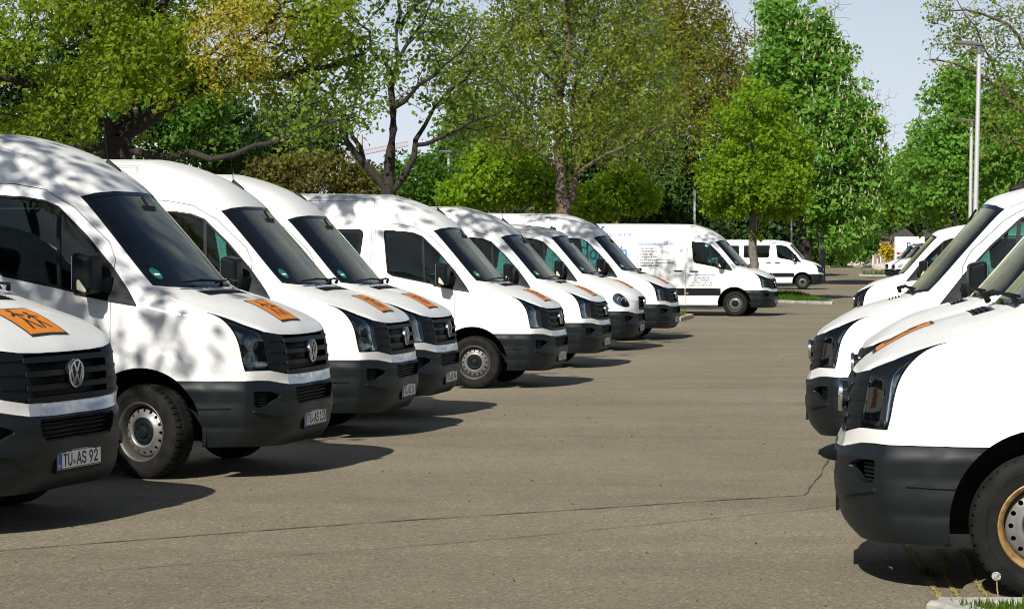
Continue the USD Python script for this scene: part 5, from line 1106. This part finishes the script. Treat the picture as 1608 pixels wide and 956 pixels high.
# white board with a blue arrow sign and a red strip
d = 144.0; z0 = gz(30, d)
a, b = at(1405, 373, d), at(1452, 418, d)
o = xform('/World/information_board'); p = str(o.GetPath()); prim_data(o, 'white information board with a blue arrow field and a red strip, behind the far vans', 'board')
mesh(p + '/panel', rbox(a[0], b[0], d, d + .12, z0 + .3, a[2], .02, 6), 'board_white')
for x in (a[0] + .3, b[0] - .3): mesh(p + '/leg', box(x - .05, x + .05, d + .03, d + .10, z0 - .1, z0 + .31), 'lamp_grey')
q = at(1424, 382, d); w = 6 / FPX * d
bl = mesh(p + '/arrow_field', rbox(q[0], q[0] + w * .95, d - .012, d - .002, q[2] - 8 / FPX * d, q[2], .003, 4), 'board_blue')
ar = Polygon([(.5, .9), (.85, .5), (.6, .5), (.6, .1), (.4, .1), (.4, .5), (.15, .5)]); ar = Polygon([(q[0] + x * w * .95, q[2] - 8 / FPX * d * (1 - z)) for x, z in ar.exterior.coords])
mesh(p + '/arrow', prism(ar, 'y', d - .018, d - .0125), 'board_white')
q = at(1408, 397, d); mesh(p + '/red_strip', rbox(q[0], q[0] + 13 / FPX * d, d - .012, d - .002, q[2] - 3.4 / FPX * d, q[2], .002, 4), 'board_red')
v, f = text_on('EINFAHRT', .11, 8 / FPX * d); mesh(p + '/lettering', (np.stack([q[0] + .2 + v[:, 0], d - .0135 + 0 * v[:, 0] - v[:, 2], q[2] - .135 + v[:, 1]], 1), f), 'board_white', smooth=0)
q = at(1408, 404, d); mesh(p + '/blue_strip', rbox(q[0], q[0] + 13 / FPX * d, d - .012, d - .002, q[2] - 3 / FPX * d, q[2], .002, 4), 'board_blue')
# the sloping path and a brick corner behind it
pa = np.array([at(1366, 0, 176)[:2], at(1374, 0, 205)[:2], at(1380, 0, 250)[:2]])
mesh('/World/path', strip(dense(pa, 2), 2.6, .03), 'gravel_path', smooth=180, kind='structure')
q = at(1366, 384, 235); o = xform('/World/brick_house'); prim_data(o, 'brick house corner glimpsed at the far end of the sloping path', 'house'); p = str(o.GetPath())
mesh(p + '/wall', box(q[0] + .3, q[0] + 9, 235, 243, 1, q[2] + .6), 'brick_wall', smooth=0)
mesh(p + '/roof', m3.Manifold.batch_hull([box(q[0], q[0] + 9.4, 234.6, 243.4, q[2] + .6, q[2] + .75), box(q[0] + .2, q[0] + 9.4, 238.9, 239.1, q[2] + 1.6, q[2] + 1.7)]), 'tar', smooth=0)
wp = mesh(p + '/window', box(q[0] + .7, q[0] + 1.5, 234.95, 235.0, q[2] - 1.2, q[2] + .2), 'pole_white', smooth=0)
mesh(str(wp.GetPath()) + '/pane', box(q[0] + .8, q[0] + 1.4, 234.93, 234.948, q[2] - 1.1, q[2] + .1), 'black_gloss', smooth=0)
# tower crane far off
d = 620.0; o = xform('/World/tower_crane'); prim_data(o, 'distant red tower crane arm seen through the forked tree', 'crane'); p = str(o.GetPath())
a, b = at(566, 244, d), at(642, 229, d); u = (b - a); n_ = 26; bars = []
up = np.array([0, 0, 1.3])
for s in ([0, -.5, 0], [0, .5, 0]): bars.append(tube([a + s, b + s], .07, 4))
bars.append(tube([a + up, b + up], .07, 4))
for k in range(n_):
    c0, c1 = a + u * k / n_, a + u * (k + 1) / n_; m_ = (c0 + c1) / 2 + up
    bars += [tube([c0 + [0, -.5, 0], m_], .04, 3), tube([m_, c1 + [0, -.5, 0]], .04, 3)]
mesh(p + '/jib', cat3(bars), 'crane_red', smooth=0)
m0 = at(566, 244, d); mesh(p + '/mast', cat3([tube([[m0[0] + x, d + y, 0], [m0[0] + x, d + y, m0[2] + 6]], .14, 4) for x in (-.7, .7) for y in (-.7, .7)] + [tube([[m0[0] - .7, d, k * 1.5], [m0[0] + .7, d, k * 1.5 + 1.5]], .07, 3) for k in range(int((m0[2] + 5) / 1.5))]), 'crane_red', smooth=0)
# islands
x0 = 1.93
island('kerb_island', [(1.93, 9.62), (4.6, 9.50), (4.6, 8.8), (2.0, 8.9)], 'granite-kerbed mossy strip at the bottom right corner', h=.105, stone=1.0, green=5200, gh=.055, dry=7000, seed=1)
island('grass_island', [(9.3, 77.6), (11.2, 73.9), (12.1, 90), (10.0, 92)], 'grass island with pale kerb in front of the small minibus', h=.10, stone=1.0, green=5200, gh=.16, seed=2, matn='kerbstone')
island('grass_island', [(-2.0, 56.2), (4.35, 55.6), (4.95, 58.6), (4.6, 61.0), (-2.0, 62.0)], 'small planted kerb corner between the close row and the lettered panel van', h=.11, stone=.5, green=2600, gh=.18, seed=3, matn='kerb_tan')
island('grass_verge', [(16, 171.2), (25.6, 171.2), (25.8, 176), (16, 177)], 'far grass verge with yellow flowers along the back of the car park', h=.12, stone=2.0, green=3800, gh=.30, seed=4, dry=900)
island('grass_island', [(24.9, 152), (27.5, 150), (36, 150), (36, 157), (26, 157)], 'far grass patch at the foot of the white board', h=.10, stone=1.0, green=1600, gh=.3, seed=6)
for px, py, d, w, lab in ((1388, 416, 164, .95, 'pale boulder beside the golden shrub'), (1345, 413, 172, .8, 'pale flat boulder at the far verge')):
    c = at(px, py, d); s = trimesh.creation.icosphere(3, 1.0); vv = s.vertices * [w, w * .8, w * .42]; vv = vv * (1 + .35 * (meshkit.fbm(s.vertices * 1.6 + px, 3, 4)[:, None] - .5)); c[2] = gz(c[0], d) + .2
    mesh('/World/boulder', (vv + c, s.faces), 'boulder', smooth=40, label=lab, cat='boulder')
# mossy joints between the paving bands at the near right
for k, pts in enumerate(([(2.26, 12.2), (2.14, 10.95), (2.02, 9.75)], [(2.42, 12.0), (2.235, 10.9), (2.10, 9.72)], [(2.55, 12.0), (2.37, 10.9), (2.25, 9.72)])):
    q = dense(pts, .04, .004, 70 + k); rr = np.random.default_rng(70 + k)
    mesh('/World/mossy_joint', strip(q, rr.uniform(.014, .034, len(q)) * (1.15 if k == 0 else .8), .005), 'moss', smooth=0, kind='structure')
    g_ = q[rr.integers(0, len(q), 260)] + rr.normal(0, .012, (260, 2)); mesh('/World/joint_moss', blades(g_, .016, .007, 70 + k, .8), 'grass_dry', smooth=0, kind='stuff', label=['dry moss along the left paving joint by the nearest right van', 'dry moss along the middle paving joint by the nearest right van', 'dry moss along the right paving joint by the nearest right van'][k], cat='moss')
for k, (x, y, lab) in enumerate([(2.15, 11.0, 'small green weed at the shade edge in the left paving joint'), (2.12, 9.85, 'small green weed by the kerb in the middle paving joint')]):
    rr = np.random.default_rng(k); c = rr.normal(0, .02, (40, 2)) + [x, y]; mesh('/World/weed', blades(c, .05, .016, 5 + k, 1.2), 'grass_green', smooth=0, label=lab, cat='weed')
# the dandelion clock by the kerb
c = at(1566, 907, 9.7); zb = gz(c[0], 9.7) + .07
o = xform('/World/dandelion'); prim_data(o, 'single white dandelion clock on a thin stem at the bottom right kerb', 'dandelion'); p = str(o.GetPath())
mesh(p + '/stem', tube([[c[0] + .012, 9.7, zb], [c[0] + .004, 9.7, (zb + c[2]) / 2], c], .0035, 6), 'moss')
s = trimesh.creation.icosphere(2, 1); st = [tube([c, c + n_ * .019], .0008, 3) for n_ in s.vertices[::2]] + [m3.Manifold.sphere(.0026, 6).translate(tuple(c + n_ * .019)) for n_ in s.vertices[::2]]
mesh(p + '/seed_head', cat3(st), 'seed_white')
# litter of bud scales and pale leaves on the asphalt
rr = np.random.default_rng(9); xy = np.column_stack([rr.uniform(-5, 7, 900), 10 + 45 * rr.uniform(0, 1, 900) ** 1.6]); xy = xy[(xy[:, 0] < .075 * xy[:, 1] + 2.4)]
v, f = blades(xy, .012, .02, 4, 1.5); mesh('/World/leaf_litter', (v, f), 'grass_dry', smooth=0, kind='stuff', label='scattered pale bud scales lying on the asphalt aisle', cat='litter')
